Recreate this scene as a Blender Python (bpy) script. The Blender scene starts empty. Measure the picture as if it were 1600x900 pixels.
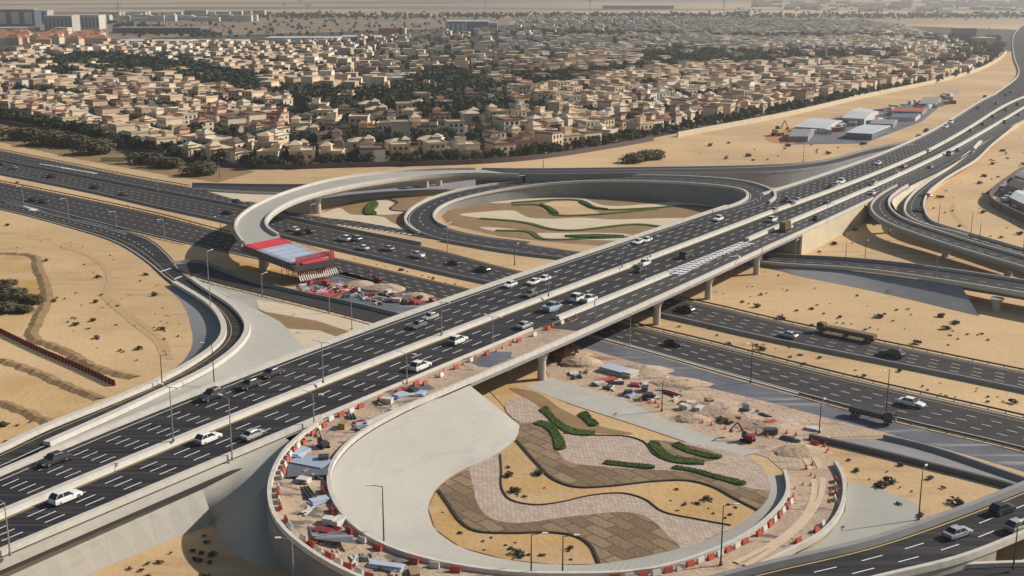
import bpy, bmesh, math, random
import numpy as np
from mathutils import Vector, Matrix
from mathutils.geometry import tessellate_polygon
random.seed(7); rng = np.random.default_rng(7)
SC = bpy.context.scene; COL = SC.collection

# ------------------------------------------------------------ camera, sky, sun, exposure
CAMH = 95.0; F = 1900.0; PITCH = math.atan(480.0 / F)
cd = bpy.data.cameras.new('camera'); cam = bpy.data.objects.new('camera', cd); COL.objects.link(cam)
cam.location = (0, 0, CAMH); cam.rotation_euler = (math.radians(90) - PITCH, 0, 0)
cd.sensor_width = 36; cd.lens = 36 * F / 1600; cd.clip_start = 1; cd.clip_end = 60000
SC.camera = cam
SUN_EL = math.radians(31); SUN_AZ = math.radians(73)
W = bpy.data.worlds.new('World'); SC.world = W; W.use_nodes = True
nt = W.node_tree; bg = nt.nodes['Background']
sk = nt.nodes.new('ShaderNodeTexSky'); sk.sky_type = 'NISHITA'; sk.sun_disc = False
sk.sun_elevation = SUN_EL; sk.sun_rotation = SUN_AZ; sk.air_density = 1.6; sk.dust_density = 1.0; sk.ozone_density = 2.0
nt.links.new(sk.outputs[0], bg.inputs[0]); bg.inputs[1].default_value = 0.052
sd = bpy.data.lights.new('sun', 'SUN'); sun = bpy.data.objects.new('sun', sd); COL.objects.link(sun)
sd.energy = 5.0; sd.angle = math.radians(0.5); sd.color = (1.0, 0.91, 0.80)
SV = Vector((math.sin(SUN_AZ) * math.cos(SUN_EL), math.cos(SUN_AZ) * math.cos(SUN_EL), math.sin(SUN_EL)))
sun.rotation_euler = SV.to_track_quat('Z', 'Y').to_euler(); sun.location = (200, 300, 400)
SC.view_settings.view_transform = 'Standard'; SC.view_settings.look = 'None'
SC.view_settings.exposure = 0.22; SC.view_settings.gamma = 1

# ------------------------------------------------------------ geometry helpers
CP, SP = math.cos(PITCH), math.sin(PITCH)
def P(x, y, z=0.0):
    """point of the scene at height z seen in direction (x, y) of the surveyed photograph"""
    u = (x - 800) / F; v = (450 - y) / F
    d = Vector((u, CP + v * SP, -SP + v * CP)); t = (z - CAMH) / d.z
    return Vector((0, 0, CAMH)) + d * t
def proj(X, Y, Z):
    Zr = Z - CAMH; dep = Y * CP - Zr * SP; up = Y * SP + Zr * CP
    return 800 + F * X / dep, 450 - F * up / dep
def height_to(base, ytop):
    v = (450 - ytop) / F
    # up/dep = v
    Zr = base.y * (v * CP - SP) / (CP + v * SP)
    return Zr + CAMH - base.z
def L3(pts, z=None):
    return [P(p[0], p[1], (p[2] if len(p) > 2 else z) if z is None or len(p) > 2 else z) for p in pts]
def cr(pts, step=4.0, closed=False):
    n = len(pts); out = []
    if n < 3 and not closed:
        a, b = pts[0], pts[-1]; k = max(1, int((b - a).length / step))
        return [a.lerp(b, i / k) for i in range(k + 1)]
    rngk = range(n if closed else n - 1)
    for i in rngk:
        if closed: p0, p1, p2, p3 = pts[i - 1], pts[i], pts[(i + 1) % n], pts[(i + 2) % n]
        else:
            p1, p2 = pts[i], pts[i + 1]
            p0 = pts[i - 1] if i else p1 * 2 - p2
            p3 = pts[i + 2] if i + 2 < n else p2 * 2 - p1
        t0 = 0; t1 = t0 + max((p1 - p0).length, 1e-3) ** .5; t2 = t1 + max((p2 - p1).length, 1e-3) ** .5; t3 = t2 + max((p3 - p2).length, 1e-3) ** .5
        k = max(1, min(200, int((p2 - p1).length / step) + 1))
        for j in range(k):
            t = t1 + (t2 - t1) * j / k
            A1 = p0 * ((t1 - t) / (t1 - t0)) + p1 * ((t - t0) / (t1 - t0))
            A2 = p1 * ((t2 - t) / (t2 - t1)) + p2 * ((t - t1) / (t2 - t1))
            A3 = p2 * ((t3 - t) / (t3 - t2)) + p3 * ((t - t2) / (t3 - t2))
            B1 = A1 * ((t2 - t) / (t2 - t0)) + A2 * ((t - t0) / (t2 - t0))
            B2 = A2 * ((t3 - t) / (t3 - t1)) + A3 * ((t - t1) / (t3 - t1))
            out.append(B1 * ((t2 - t) / (t2 - t1)) + B2 * ((t - t1) / (t2 - t1)))
    if not closed: out.append(pts[-1].copy())
    return out
def cum(path):
    s = [0.0]
    for a, b in zip(path, path[1:]): s.append(s[-1] + (b - a).length)
    return s
def at(path, s, S):
    if S <= s[0]: return path[0] + (path[0] - path[1]).normalized() * (s[0] - S)
    if S >= s[-1]: return path[-1] + (path[-1] - path[-2]).normalized() * (S - s[-1])
    i = min(len(s) - 2, int(np.searchsorted(s, S, side='right')) - 1)
    return path[i].lerp(path[i + 1], (S - s[i]) / max(1e-6, s[i + 1] - s[i]))
def resamp(path, n):
    s = cum(path); return [at(path, s, s[-1] * i / (n - 1)) for i in range(n)]
def smooth(path, it=6):
    for _ in range(it):
        path = [path[0]] + [(path[i - 1] + path[i] * 2 + path[i + 1]) / 4 for i in range(1, len(path) - 1)] + [path[-1]]
    return path
def side(path):
    out = []
    n = len(path)
    for i in range(n):
        d = path[min(n - 1, i + 1)] - path[max(0, i - 1)]; d.z = 0
        d = d.normalized() if d.length > 1e-6 else Vector((1, 0, 0))
        out.append(Vector((d.y, -d.x, 0)))
    return out
def offs(path, o, dz=0):
    return [p + s * o + Vector((0, 0, dz)) for p, s in zip(path, side(path))]
def up(path, dz): return [p + Vector((0, 0, dz)) for p in path]

# ------------------------------------------------------------ mesh builder
class MB:
    def __init__(s): s.v = []; s.f = []; s.m = []
    def add(s, vs, fs, mi=0):
        o = len(s.v); s.v.extend([tuple(v) for v in vs]); s.f.extend([tuple(o + i for i in f) for f in fs]); s.m.extend([mi] * len(fs))
    def box(s, c, d, rz=0, mi=0, taper=1.0, tz=None):
        cx, cy, cz = c; hx, hy, hz = d[0] / 2, d[1] / 2, d[2] / 2; ca, sa = math.cos(rz), math.sin(rz); vs = []
        for sz in (-1, 1):
            k = taper if sz > 0 else 1
            for sx, sy in ((-1, -1), (1, -1), (1, 1), (-1, 1)):
                x, y = sx * hx * k, sy * hy * (k if tz is None else tz if sz > 0 else 1); vs.append((cx + x * ca - y * sa, cy + x * sa + y * ca, cz + sz * hz))
        s.add(vs, [(3, 2, 1, 0), (4, 5, 6, 7), (0, 1, 5, 4), (1, 2, 6, 5), (2, 3, 7, 6), (3, 0, 4, 7)], mi)
    def tube(s, a, b, r0, r1=None, n=8, mi=0, cap=True):
        a = Vector(a); b = Vector(b); r1 = r0 if r1 is None else r1
        q = (b - a).to_track_quat('Z', 'Y'); vs = []
        for c, r in ((a, r0), (b, r1)):
            for i in range(n):
                t = 2 * math.pi * i / n; vs.append(c + q @ Vector((math.cos(t) * r, math.sin(t) * r, 0)))
        fs = [(i, (i + 1) % n, n + (i + 1) % n, n + i) for i in range(n)]
        if cap: fs += [tuple(range(n - 1, -1, -1)), tuple(range(n, 2 * n))]
        s.add(vs, fs, mi)
    def hexa(s, pts, mi=0):
        s.add(pts, [(3, 2, 1, 0), (4, 5, 6, 7), (0, 1, 5, 4), (1, 2, 6, 5), (2, 3, 7, 6), (3, 0, 4, 7)], mi)
    def strip(s, A, B, mi=0):
        n = min(len(A), len(B)); vs = []
        for i in range(n): vs += [A[i], B[i]]
        s.add(vs, [(2 * i, 2 * i + 1, 2 * i + 3, 2 * i + 2) for i in range(n - 1)], mi)
    def sweep(s, path, prof, mi=0, sd=None):
        sd = sd or side(path); n = len(prof); vs = []
        for p, q in zip(path, sd):
            for o, z in prof: vs.append(p + q * o + Vector((0, 0, z)))
        fs = []
        for i in range(len(path) - 1):
            for j in range(n): fs.append((i * n + j, i * n + (j + 1) % n, (i + 1) * n + (j + 1) % n, (i + 1) * n + j))
        fs += [tuple(range(n - 1, -1, -1)), tuple((len(path) - 1) * n + j for j in range(n))]
        s.add(vs, fs, mi)
    def poly(s, pts, mi=0):
        tr = tessellate_polygon([pts])
        if tr and sum((pts[t[1]] - pts[t[0]]).cross(pts[t[2]] - pts[t[0]]).z for t in tr) < 0: tr = [t[::-1] for t in tr]
        s.add(pts, [tuple(t) for t in tr], mi)
    def slab(s, pts, h, mi=0):
        s.poly(up(pts, h), mi); n = len(pts)
        s.add(list(pts) + up(pts, h), [(i, (i + 1) % n, n + (i + 1) % n, n + i) for i in range(n)], mi)
    def mesh(s, name, mats):
        me = bpy.data.meshes.new(name); me.from_pydata(s.v, [], s.f); 
        for m in (mats if isinstance(mats, (list, tuple)) else [mats]): me.materials.append(m)
        if any(s.m): me.polygons.foreach_set('material_index', s.m)
        me.update(); return me
def obj(name, mb, mats, parent=None, loc=None, fix=True, smooth_shade=False, bevel=0):
    me = mb.mesh(name, mats) if isinstance(mb, MB) else mb
    if fix and isinstance(mb, MB) and len(mb.f) < 60000:
        b = bmesh.new(); b.from_mesh(me); bmesh.ops.recalc_face_normals(b, faces=b.faces)
        if bevel: bmesh.ops.bevel(b, geom=[e for e in b.edges if e.is_manifold and e.calc_face_angle(0) > .35], offset=bevel, segments=2, affect='EDGES', clamp_overlap=True)
        b.to_mesh(me); b.free()
    if smooth_shade: me.polygons.foreach_set('use_smooth', [True] * len(me.polygons))
    o = bpy.data.objects.new(name, me); COL.objects.link(o)
    if parent: o.parent = parent
    if loc is not None: o.location = loc
    return o
def tag(o, label=None, cat=None, group=None, kind=None):
    if label: o['label'] = label
    if cat: o['category'] = cat
    if group: o['group'] = group
    if kind: o['kind'] = kind
    return o
def S(name, mb, mats, label, cat=None):
    o = obj(name, mb, mats, fix=False); return tag(o, label, cat or name.replace('_', ' '), kind='structure')
def empty(name, loc=(0, 0, 0), rz=0):
    o = bpy.data.objects.new(name, None); COL.objects.link(o); o.location = loc; o.rotation_euler = (0, 0, rz); o.empty_display_size = .5; return o
def copy_tree(o, parent=None):
    c = o.copy(); COL.objects.link(c)
    if parent: c.parent = parent
    for ch in o.children: copy_tree(ch, c)
    return c

# ------------------------------------------------------------ materials
def mat(name, col, rough=.85, var=None, scale=.2, bump=0.0, bscale=2.0, metal=0, spec=.3, det=6, extra=None):
    m = bpy.data.materials.new(name); m.use_nodes = True; t = m.node_tree; N = t.nodes; K = t.links
    b = N['Principled BSDF']; b.inputs['Roughness'].default_value = rough; b.inputs['Metallic'].default_value = metal
    b.inputs['Specular IOR Level'].default_value = spec; b.inputs['Base Color'].default_value = (*col, 1)
    geo = N.new('ShaderNodeNewGeometry')
    cur = None
    if var:
        nz = N.new('ShaderNodeTexNoise'); nz.inputs['Scale'].default_value = scale; nz.inputs['Detail'].default_value = det; nz.inputs['Roughness'].default_value = .62
        K.new(geo.outputs['Position'], nz.inputs['Vector'])
        rp = N.new('ShaderNodeValToRGB'); rp.color_ramp.elements[0].position = .3; rp.color_ramp.elements[1].position = .7
        rp.color_ramp.elements[0].color = (*var, 1); rp.color_ramp.elements[1].color = (*col, 1)
        K.new(nz.outputs['Fac'], rp.inputs['Fac']); cur = rp.outputs['Color']
        K.new(cur, b.inputs['Base Color'])
    if extra: cur = extra(N, K, geo, cur, b)
    if bump:
        n2 = N.new('ShaderNodeTexNoise'); n2.inputs['Scale'].default_value = bscale; n2.inputs['Detail'].default_value = 5
        K.new(geo.outputs['Position'], n2.inputs['Vector'])
        bp = N.new('ShaderNodeBump'); bp.inputs['Strength'].default_value = bump; bp.inputs['Distance'].default_value = .3
        K.new(n2.outputs['Fac'], bp.inputs['Height']); K.new(bp.outputs['Normal'], b.inputs['Normal'])
    return m
def mixc(N, K, fac, a, bcol, mode='MIX'):
    mx = N.new('ShaderNodeMix'); mx.data_type = 'RGBA'; mx.blend_type = mode
    if isinstance(fac, float): mx.inputs[0].default_value = fac
    else: K.new(fac, mx.inputs[0])
    if isinstance(a, tuple): mx.inputs[6].default_value = (*a, 1)
    else: K.new(a, mx.inputs[6])
    if isinstance(bcol, tuple): mx.inputs[7].default_value = (*bcol, 1)
    else: K.new(bcol, mx.inputs[7])
    return mx.outputs[2]
def ramp(N, K, src, p0, p1):
    r = N.new('ShaderNodeValToRGB'); r.color_ramp.elements[0].position = p0; r.color_ramp.elements[1].position = p1; K.new(src, r.inputs['Fac']); return r.outputs['Color']
def noise(N, K, vec, scale, det=5, dist=0.0):
    n = N.new('ShaderNodeTexNoise'); n.inputs['Scale'].default_value = scale; n.inputs['Detail'].default_value = det; n.inputs['Distortion'].default_value = dist
    K.new(vec, n.inputs['Vector']); return n.outputs['Fac']
def rot_scale(N, K, vec, ang, sc):
    mp = N.new('ShaderNodeMapping'); mp.inputs['Rotation'].default_value = (0, 0, ang); mp.inputs['Scale'].default_value = sc
    K.new(vec, mp.inputs['Vector']); return mp.outputs['Vector']
AM, AL = math.radians(56.5), math.radians(-42.0)          # headings of the two highways
def sand_extra(N, K, geo, cur, b):
    pos = geo.outputs['Position']
    w = rot_scale(N, K, pos, .6, (.05, .22, 1)); f = ramp(N, K, noise(N, K, w, 1.0, 6, .6), .5, .72)
    cur = mixc(N, K, f, cur, (.40, .265, .15)); fa_ = ramp(N, K, noise(N, K, pos, .045, 6, 1.0), .5, .66); cur = mixc(N, K, fa_, cur, (.50, .345, .20))
    f2 = ramp(N, K, noise(N, K, pos, .012, 4), .45, .65); cur = mixc(N, K, f2, cur, (.62, .44, .24))
    f3 = ramp(N, K, noise(N, K, pos, 1.6, 4), .62, .72); cur = mixc(N, K, f3, cur, (.30, .20, .11))
    K.new(cur, b.inputs['Base Color']); return cur
def ground_extra(N, K, geo, cur, b):
    cur = sand_extra(N, K, geo, cur, b)
    # far desert: brown plain and scrub patches beyond the town
    sx = N.new('ShaderNodeSeparateXYZ'); K.new(geo.outputs['Position'], sx.inputs[0])
    mr = N.new('ShaderNodeMapRange'); mr.inputs[1].default_value = 2600; mr.inputs[2].default_value = 3000; K.new(sx.outputs['Y'], mr.inputs[0])
    ww = rot_scale(N, K, geo.outputs['Position'], .1, (.0006, .0022, 1)); fn = ramp(N, K, noise(N, K, ww, 1.0, 6, .3), .42, .6)
    far = mixc(N, K, fn, (.55, .42, .28), (.20, .16, .13))
    cur = mixc(N, K, mr.outputs[0], cur, far); K.new(cur, b.inputs['Base Color']); return cur
def churn(dark, mid):
    def f(N, K, geo, cur, b):
        p = geo.outputs['Position']
        c = mixc(N, K, ramp(N, K, noise(N, K, p, .09, 7, 1.2), .48, .62), cur, mid); w = rot_scale(N, K, p, -AL, (.06, .3, 1))
        c = mixc(N, K, ramp(N, K, noise(N, K, w, 1.0, 7, 1.5), .58, .66), c, dark); c = mixc(N, K, ramp(N, K, noise(N, K, p, .9, 5, .5), .62, .70), c, dark)
        K.new(c, b.inputs['Base Color']); return c
    return f
def joints(ang, sx, sy, dark):
    """stains, faint pour bands and thin expansion joints"""
    def f(N, K, geo, cur, b):
        w = rot_scale(N, K, geo.outputs['Position'], ang, (.035, .14, 1)); c = mixc(N, K, ramp(N, K, noise(N, K, w, 1.0, 6, .8), .52, .75), cur, dark)
        w2 = rot_scale(N, K, geo.outputs['Position'], ang, (1, 1, 1)); t = N.new('ShaderNodeTexBrick'); t.offset = 0; t.inputs['Scale'].default_value = 1; t.inputs['Brick Width'].default_value = sx; t.inputs['Row Height'].default_value = sy; t.inputs['Mortar Size'].default_value = .07
        t.inputs['Color1'].default_value = (1, 1, 1, 1); t.inputs['Color2'].default_value = (.93, .93, .92, 1); t.inputs['Mortar'].default_value = (.6, .6, .6, 1); K.new(w2, t.inputs['Vector'])
        c = mixc(N, K, .35, c, t.outputs['Color'], 'MULTIPLY'); K.new(c, b.inputs['Base Color']); return c
    return f
def tracks(ang, sx, sy, dark, lo=.5, hi=.7):
    def f(N, K, geo, cur, b):
        w = rot_scale(N, K, geo.outputs['Position'], -ang, (sx, sy, 1))
        c = mixc(N, K, ramp(N, K, noise(N, K, w, 1.0, 5, .2), lo, hi), cur, dark)
        K.new(c, b.inputs['Base Color']); return c
    return f
def brick(c1, c2, mo, sc, ang=0.3, bw=.5, rh=.25, ms=.03):
    def f(N, K, geo, cur, b):
        w = rot_scale(N, K, geo.outputs['Position'], ang, (sc, sc, 1))
        va = N.new('ShaderNodeVectorMath'); va.operation = 'MULTIPLY_ADD'; nn = N.new('ShaderNodeTexNoise'); nn.inputs['Scale'].default_value = 1.1; K.new(w, nn.inputs['Vector']); K.new(nn.outputs['Color'], va.inputs[0]); va.inputs[1].default_value = (.14, .14, 0); K.new(w, va.inputs[2]); w = va.outputs[0]
        t = N.new('ShaderNodeTexBrick'); t.inputs['Scale'].default_value = 1; t.inputs['Color1'].default_value = (*c1, 1); t.inputs['Color2'].default_value = (*c2, 1); t.inputs['Mortar'].default_value = (*mo, 1)
        t.inputs['Brick Width'].default_value = bw; t.inputs['Row Height'].default_value = rh; t.inputs['Mortar Size'].default_value = ms
        K.new(w, t.inputs['Vector']); c = mixc(N, K, .8, cur, t.outputs['Color']); K.new(c, b.inputs['Base Color']); return c
    return f
M = {}
M['ground'] = mat('sand', (.58, .40, .215), .95, (.47, .32, .17), .05, .5, .6, extra=ground_extra)
M['sand2'] = mat('yellow_sand', (.50, .31, .11), .95, (.40, .24, .08), .12, .5, .8, extra=sand_extra)
M['dirt'] = mat('churned_dirt', (.54, .405, .285), .95, (.44, .32, .225), .22, .8, 1.0, extra=churn((.24, .18, .15), (.42, .31, .24)))
M['dirt_loop'] = mat('dusty_deck', (.52, .39, .275), .95, (.40, .30, .22), .16, .6, 1.2, extra=churn((.15, .13, .12), (.36, .27, .21)))
M['asphM'] = mat('dark_asphalt', (.021, .020, .025), .85, (.014, .014, .019), .5, .15, 6, extra=tracks(AM, .015, .9, (.068, .062, .060), .46, .72))
M['asphM2'] = mat('worn_asphalt', (.065, .060, .058), .85, (.045, .043, .046), .4, .15, 6, extra=tracks(AM, .015, .9, (.09, .08, .075), .5, .75))
M['asphL'] = mat('brown_asphalt', (.042, .037, .040), .85, (.029, .027, .032), .4, .15, 6, extra=tracks(AL, .015, .9, (.075, .063, .057), .5, .75))
M['asph'] = mat('asphalt', (.044, .041, .047), .85, (.030, .029, .034), .4, .15, 6)
M['newroad'] = mat('unfinished_road_base', (.15, .16, .19), .9, (.085, .095, .125), .14, .3, 3, extra=tracks(AL, .03, .4, (.33, .30, .28), .56, .72))
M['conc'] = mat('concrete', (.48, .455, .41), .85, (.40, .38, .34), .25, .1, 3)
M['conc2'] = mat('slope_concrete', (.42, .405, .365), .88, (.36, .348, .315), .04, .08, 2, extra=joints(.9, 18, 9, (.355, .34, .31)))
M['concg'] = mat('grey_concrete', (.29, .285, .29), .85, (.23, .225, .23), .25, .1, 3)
M['concw'] = mat('pale_barrier_concrete', (.60, .57, .51), .8, (.48, .45, .41), .6, .08, 4)
M['cream'] = mat('cream_wall_panels', (.62, .54, .38), .85, (.52, .46, .34), .15, .1, 3)
M['mark'] = mat('road_paint', (.82, .82, .82), .7, (.66, .66, .66), 1.5)
M['ymark'] = mat('yellow_road_paint', (.62, .44, .14), .7, (.50, .36, .14), 1.5)
M['rail'] = mat('guardrail_steel', (.13, .12, .13), .5, (.09, .085, .09), 1, metal=.6)
M['paver'] = mat('pink_paver', (.52, .41, .33), .9, (.44, .35, .28), .3, .1, 4, extra=brick((.60, .49, .40), (.40, .31, .25), (.22, .16, .13), .42, .75))
M['stone'] = mat('brown_stone_mulch', (.26, .18, .11), .95, (.15, .105, .065), .6, .6, 1.5, extra=brick((.31, .22, .135), (.15, .10, .06), (.12, .085, .05), .2, .9, 1.1, .55, .04))
M['beige'] = mat('beige_garden_path', (.64, .54, .40), .9, (.55, .46, .33), .15, .1, 2)
M['brown'] = mat('brown_garden_bed', (.30, .20, .10), .95, (.22, .14, .07), .2, .3, 2)
M['edge'] = mat('dark_garden_edging', (.045, .035, .03), .9)
M['hedge'] = mat('hedge_leaves', (.075, .13, .022), .9, (.035, .065, .012), 1.5, .8, 3)
M['leaf'] = mat('dark_leaves', (.055, .068, .032), .95, (.024, .032, .018), .25)
M['leaf2'] = mat('olive_leaves', (.080, .078, .040), .95, (.045, .046, .028), .25)
M['scrub'] = mat('grey_scrub', (.12, .105, .06), .95, (.07, .06, .035), .5)
M['bark'] = mat('bark', (.10, .07, .045), .95)
M['townground'] = mat('town_ground', (.11, .085, .06), .95, (.04, .036, .03), .03, 0, 1, extra=sand_extra if False else None)  # asphalt and yards, base colour darkened to stand in for shade among villas
WALLC = [(.76, .60, .42), (.66, .50, .35), (.78, .66, .50), (.52, .38, .27), (.82, .78, .72), (.64, .46, .33)]
M['walls'] = [mat('villa_wall', c, .9, tuple(x * .85 for x in c), .3) for c in WALLC]
ROOFC = [(.66, .52, .37), (.32, .17, .12), (.20, .14, .11), (.64, .55, .43)]
M['roofs'] = [mat('villa_roof', c, .9, tuple(x * .8 for x in c), .5) for c in ROOFC]
M['dark'] = mat('window_dark', (.03, .03, .035), .25, spec=.5)
M['glass'] = mat('tinted_glass', (.02, .025, .03), .1, spec=.6)
M['tyre'] = mat('tyre_rubber', (.02, .02, .02), .9)
M['rim'] = mat('wheel_rim', (.4, .4, .42), .35, metal=.8)
M['lamp'] = mat('lamp_glass', (.75, .75, .72), .2)
M['tail'] = mat('tail_lamp', (.35, .02, .02), .3)
M['pole'] = mat('galvanised_steel', (.34, .34, .35), .5, metal=.4)
M['polem'] = mat('rusty_dark_steel', (.10, .075, .06), .7)
M['red'] = mat('red_plastic', (.50, .08, .055), .8, (.34, .07, .05), 2)
M['white'] = mat('white_plastic', (.66, .63, .59), .8, (.48, .45, .41), 2)
M['orange'] = mat('orange_cone', (.70, .17, .05), .6)
M['redsteel'] = mat('red_formwork_steel', (.33, .03, .045), .7, (.16, .02, .03), .6)
M['plain'] = mat('brown_plain', (.34, .25, .18), .95, (.16, .12, .09), .012, .2, 1)
M['palet'] = mat('pale_rolled_dirt', (.62, .48, .34), .95, (.54, .41, .29), .3, .3, 2)
M['track'] = mat('wheel_track_sand', (.50, .345, .19), .95, (.43, .29, .155), .4, .3, 2)
M['redblk'] = mat('dark_red_barrier', (.16, .025, .025), .7, (.10, .02, .02), .8)
M['pinksheet'] = mat('red_deck_sheet', (.66, .06, .09), .7, (.5, .05, .07), .4)
M['bluesheet'] = mat('pale_blue_deck_sheet', (.46, .53, .66), .6, (.36, .42, .54), .4)
M['wood'] = mat('timber', (.38, .26, .15), .9, (.25, .17, .1), 2)
M['bglass'] = mat('blue_curtain_glass', (.10, .15, .22), .25, (.07, .10, .16), .1, spec=.6)
M['shed'] = mat('pale_metal_roof', (.60, .62, .66), .5, (.50, .52, .56), .05)
M['shedred'] = mat('red_metal_roof', (.40, .12, .09), .7, (.3, .1, .08), .1)
M['terra'] = mat('terracotta_roof', (.50, .22, .12), .9, (.38, .18, .11), .1)
PAINT = {'white': (.78, .78, .78), 'silver': (.45, .46, .48), 'grey': (.16, .16, .17), 'dark': (.035, .035, .04), 'blue': (.35, .42, .52), 'brown': (.16, .10, .05), 'red': (.45, .03, .03)}
for k, c in PAINT.items(): M['p_' + k] = mat('car_paint_' + k, c, .28, metal=.25 if k in ('silver', 'grey') else 0, spec=.6)

# ------------------------------------------------------------ ground and air
g = MB(); 
gx = [-16000, -3000, -600, -300, 0, 300, 600, 3000, 16000]; gy = [-400, 0, 200, 400, 700, 1200, 3000, 16000]
for i in range(len(gx) - 1):
    for j in range(len(gy) - 1):
        g.add([(gx[i], gy[j], 0), (gx[i + 1], gy[j], 0), (gx[i + 1], gy[j + 1], 0), (gx[i], gy[j + 1], 0)], [(0, 1, 2, 3)])
S('ground', g, M['ground'], 'sandy desert ground under the whole interchange')
HAZE = 0.00013
# ============================================================ ROADS
LAY = [0.0]
def sheet(name, pts, m, label, z=0.04, sm=True, step=2.5, kind='structure', cat=None, edge=None):
    w = L3(pts, z); w = cr(w, step, True) if sm else w
    mb = MB(); mb.poly(w); o = obj(name, mb, M[m], fix=False); tag(o, label, cat or name.replace('_', ' '), kind=kind)
    return o
def ribbon(name, A, B, m, label, dz=0.0, cat='road'):
    mb = MB(); mb.strip(up(A, dz), up(B, dz)); return S(name, mb, M[m], label, cat)
class Road:
    """a carriageway between two traced edges"""
    def __init__(s, A, B, z=0.0, step=3.0, sm=4):
        A = smooth(cr(L3(A, z), step), sm); B = smooth(cr(L3(B, z), step), sm)
        n = int(max(cum(A)[-1], cum(B)[-1]) / step) + 2
        s.A = resamp(A, n); s.B = resamp(B, n)
    def path(s, f): return [a.lerp(b, f) for a, b in zip(s.A, s.B)]
    def surf(s, name, m, label, dz=.05): s.dz = dz; return ribbon(name, s.A, s.B, m, label, dz)
def marks(name, mats, specs, label):
    """specs: (path, width, period, dash, dz, start, end, material index)"""
    mb = MB()
    for path, w, per, dash, dz, s0, s1, mi in specs:
        c = cum(path); tot = c[-1]; s0 = max(0, s0); s1 = tot if s1 is None else min(s1, tot)
        if per is None:
            k = max(2, int((s1 - s0) / 4)); q = [at(path, c, s0 + (s1 - s0) * i / k) for i in range(k + 1)]; mb.strip(offs(q, -w / 2, dz), offs(q, w / 2, dz), mi); continue
        t = s0
        while t + dash < s1:
            q = [at(path, c, t), at(path, c, t + dash)]; d = offs(q, -w / 2, dz), offs(q, w / 2, dz); mb.strip(d[0], d[1], mi); t += per
    return S(name, mb, mats, label, 'road marking')
JER = [(-.45, 0), (-.28, .4), (-.2, 1.1), (.2, 1.1), (.28, .4), (.45, 0)]
def barrier(path, label, m='concw', prof=None, scale=1.0, name='concrete_barrier', cat='barrier', sink=0.05, group=None):
    pr = [(o * scale, z if z > 0 else -sink) for o, z in (prof or JER)]
    mb = MB(); mb.sweep(path, pr); o = obj(name, mb, M[m]); return tag(o, label, cat, group)
def guardrail(path, label, n_post=4.0):
    e = empty('guardrail', path[0]); tag(e, label, 'guardrail')
    pth = [p - path[0] for p in path]; mb = MB(); mb.sweep(pth, [(-.1, .45), (-.1, .85), (.1, .85), (.1, .45)]); obj('rail', mb, M['rail'], e)
    mb = MB(); c = cum(pth); t = 0
    while t < c[-1]:
        p = at(pth, c, t); mb.box((p.x, p.y, p.z + .35), (.16, .16, .8)); t += n_post
    o = obj('post', mb, M['rail'], e); o['kind'] = 'stuff'; return e
def wall_down(path, zb, label, m='conc', top=0.0, thick=.5, name='retaining_wall', inward=1):
    mb = MB(); A = up(path, top); n = len(path); sd = side(path)
    B = [p + q * thick * inward for p, q in zip(A, sd)]
    lo = lambda L: [Vector((p.x, p.y, min(zb, p.z - .2))) for p in L]
    A0, B0 = lo(A), lo(B); mb.strip(A, B); mb.strip(A0, A); mb.strip(B, B0)
    for i in (0, n - 1): mb.add([A[i], B[i], B0[i], A0[i]], [(0, 1, 2, 3)])
    return tag(obj(name, mb, M[m]), label, 'wall')
def skirt(top, foot, m, label, name='embankment', k=60, rows=1):
    A = resamp(top, k); B = resamp(foot, k); mb = MB(); mb.strip(A, B); return S(name, mb, M[m], label)

# ---- main highway, cross-sections taken square to its course
def zM(x):
    xs = [-400, 0, 1200, 1275, 1350, 1400, 1450, 1525, 1600, 1700]; zs = [8.6, 8.8, 9, 8.3, 7.3, 6.3, 5, 3, 1.5, .6]
    return float(np.interp(x, xs, zs))
UV = Vector((math.cos(AM), math.sin(AM), 0)); NV = Vector((UV.y, -UV.x, 0))
def mline(pts): return [P(x, y, zM(x)) for x, y in pts]
La = mline([(0, 741), (100, 699), (300, 624), (400, 588), (500, 550), (600, 510), (800, 436), (907, 394), (1012, 361), (1100, 335), (1200, 311), (1325, 266), (1450, 203), (1525, 167), (1575, 141)])
Lb = mline([(0, 804), (100, 764), (250, 702), (400, 645), (500, 603), (600, 563), (700, 523), (800, 485), (897, 449), (975, 418), (1050, 389), (1125, 361), (1200, 334), (1300, 300), (1375, 270), (1450, 235), (1525, 193), (1600, 152)])
Lc = mline([(832, 516), (900, 488), (950, 467), (1000, 447), (1045, 428), (1162, 378), (1200, 362), (1300, 320), (1400, 277), (1482, 236), (1600, 168)])
Ld = mline([(0, 865), (100, 822), (200, 780), (300, 738), (400, 696), (450, 675), (525, 645), (600, 612), (700, 569), (800, 528), (832, 516)])
Le = mline([(590, 662), (675, 624), (725, 597), (800, 562), (900, 519), (1000, 479), (1070, 449), (1125, 424), (1200, 389), (1275, 354), (1350, 317), (1400, 293), (1450, 266), (1500, 240), (1550, 215), (1600, 186)])
def resid(L):
    """per-line offset as a function of distance s along the highway, smoothed"""
    s = [p.dot(UV) for p in L]; t = [p.dot(NV) for p in L]; z = [p.z for p in L]; return s, t, z
def fitline(L, deg=5):
    s, t, z = resid(L); c = np.polyfit(np.array(s) / 500, t, min(deg, len(s) - 2)); return s, c, z
def mk(L, deg=4):
    s, c, z = fitline(L, deg); s0, s1 = s[0], s[-1]
    def f(S, dz=0):
        Sc = min(max(S, s0), s1); t = float(np.polyval(c, Sc / 500))
        if S < s0 or S > s1:
            d = float(np.polyval(np.polyder(c), Sc / 500)) / 500; t += d * (S - Sc)
        zz = float(np.interp(S, s, z)); return UV * S + NV * t + Vector((0, 0, zz + dz))
    return f
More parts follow.
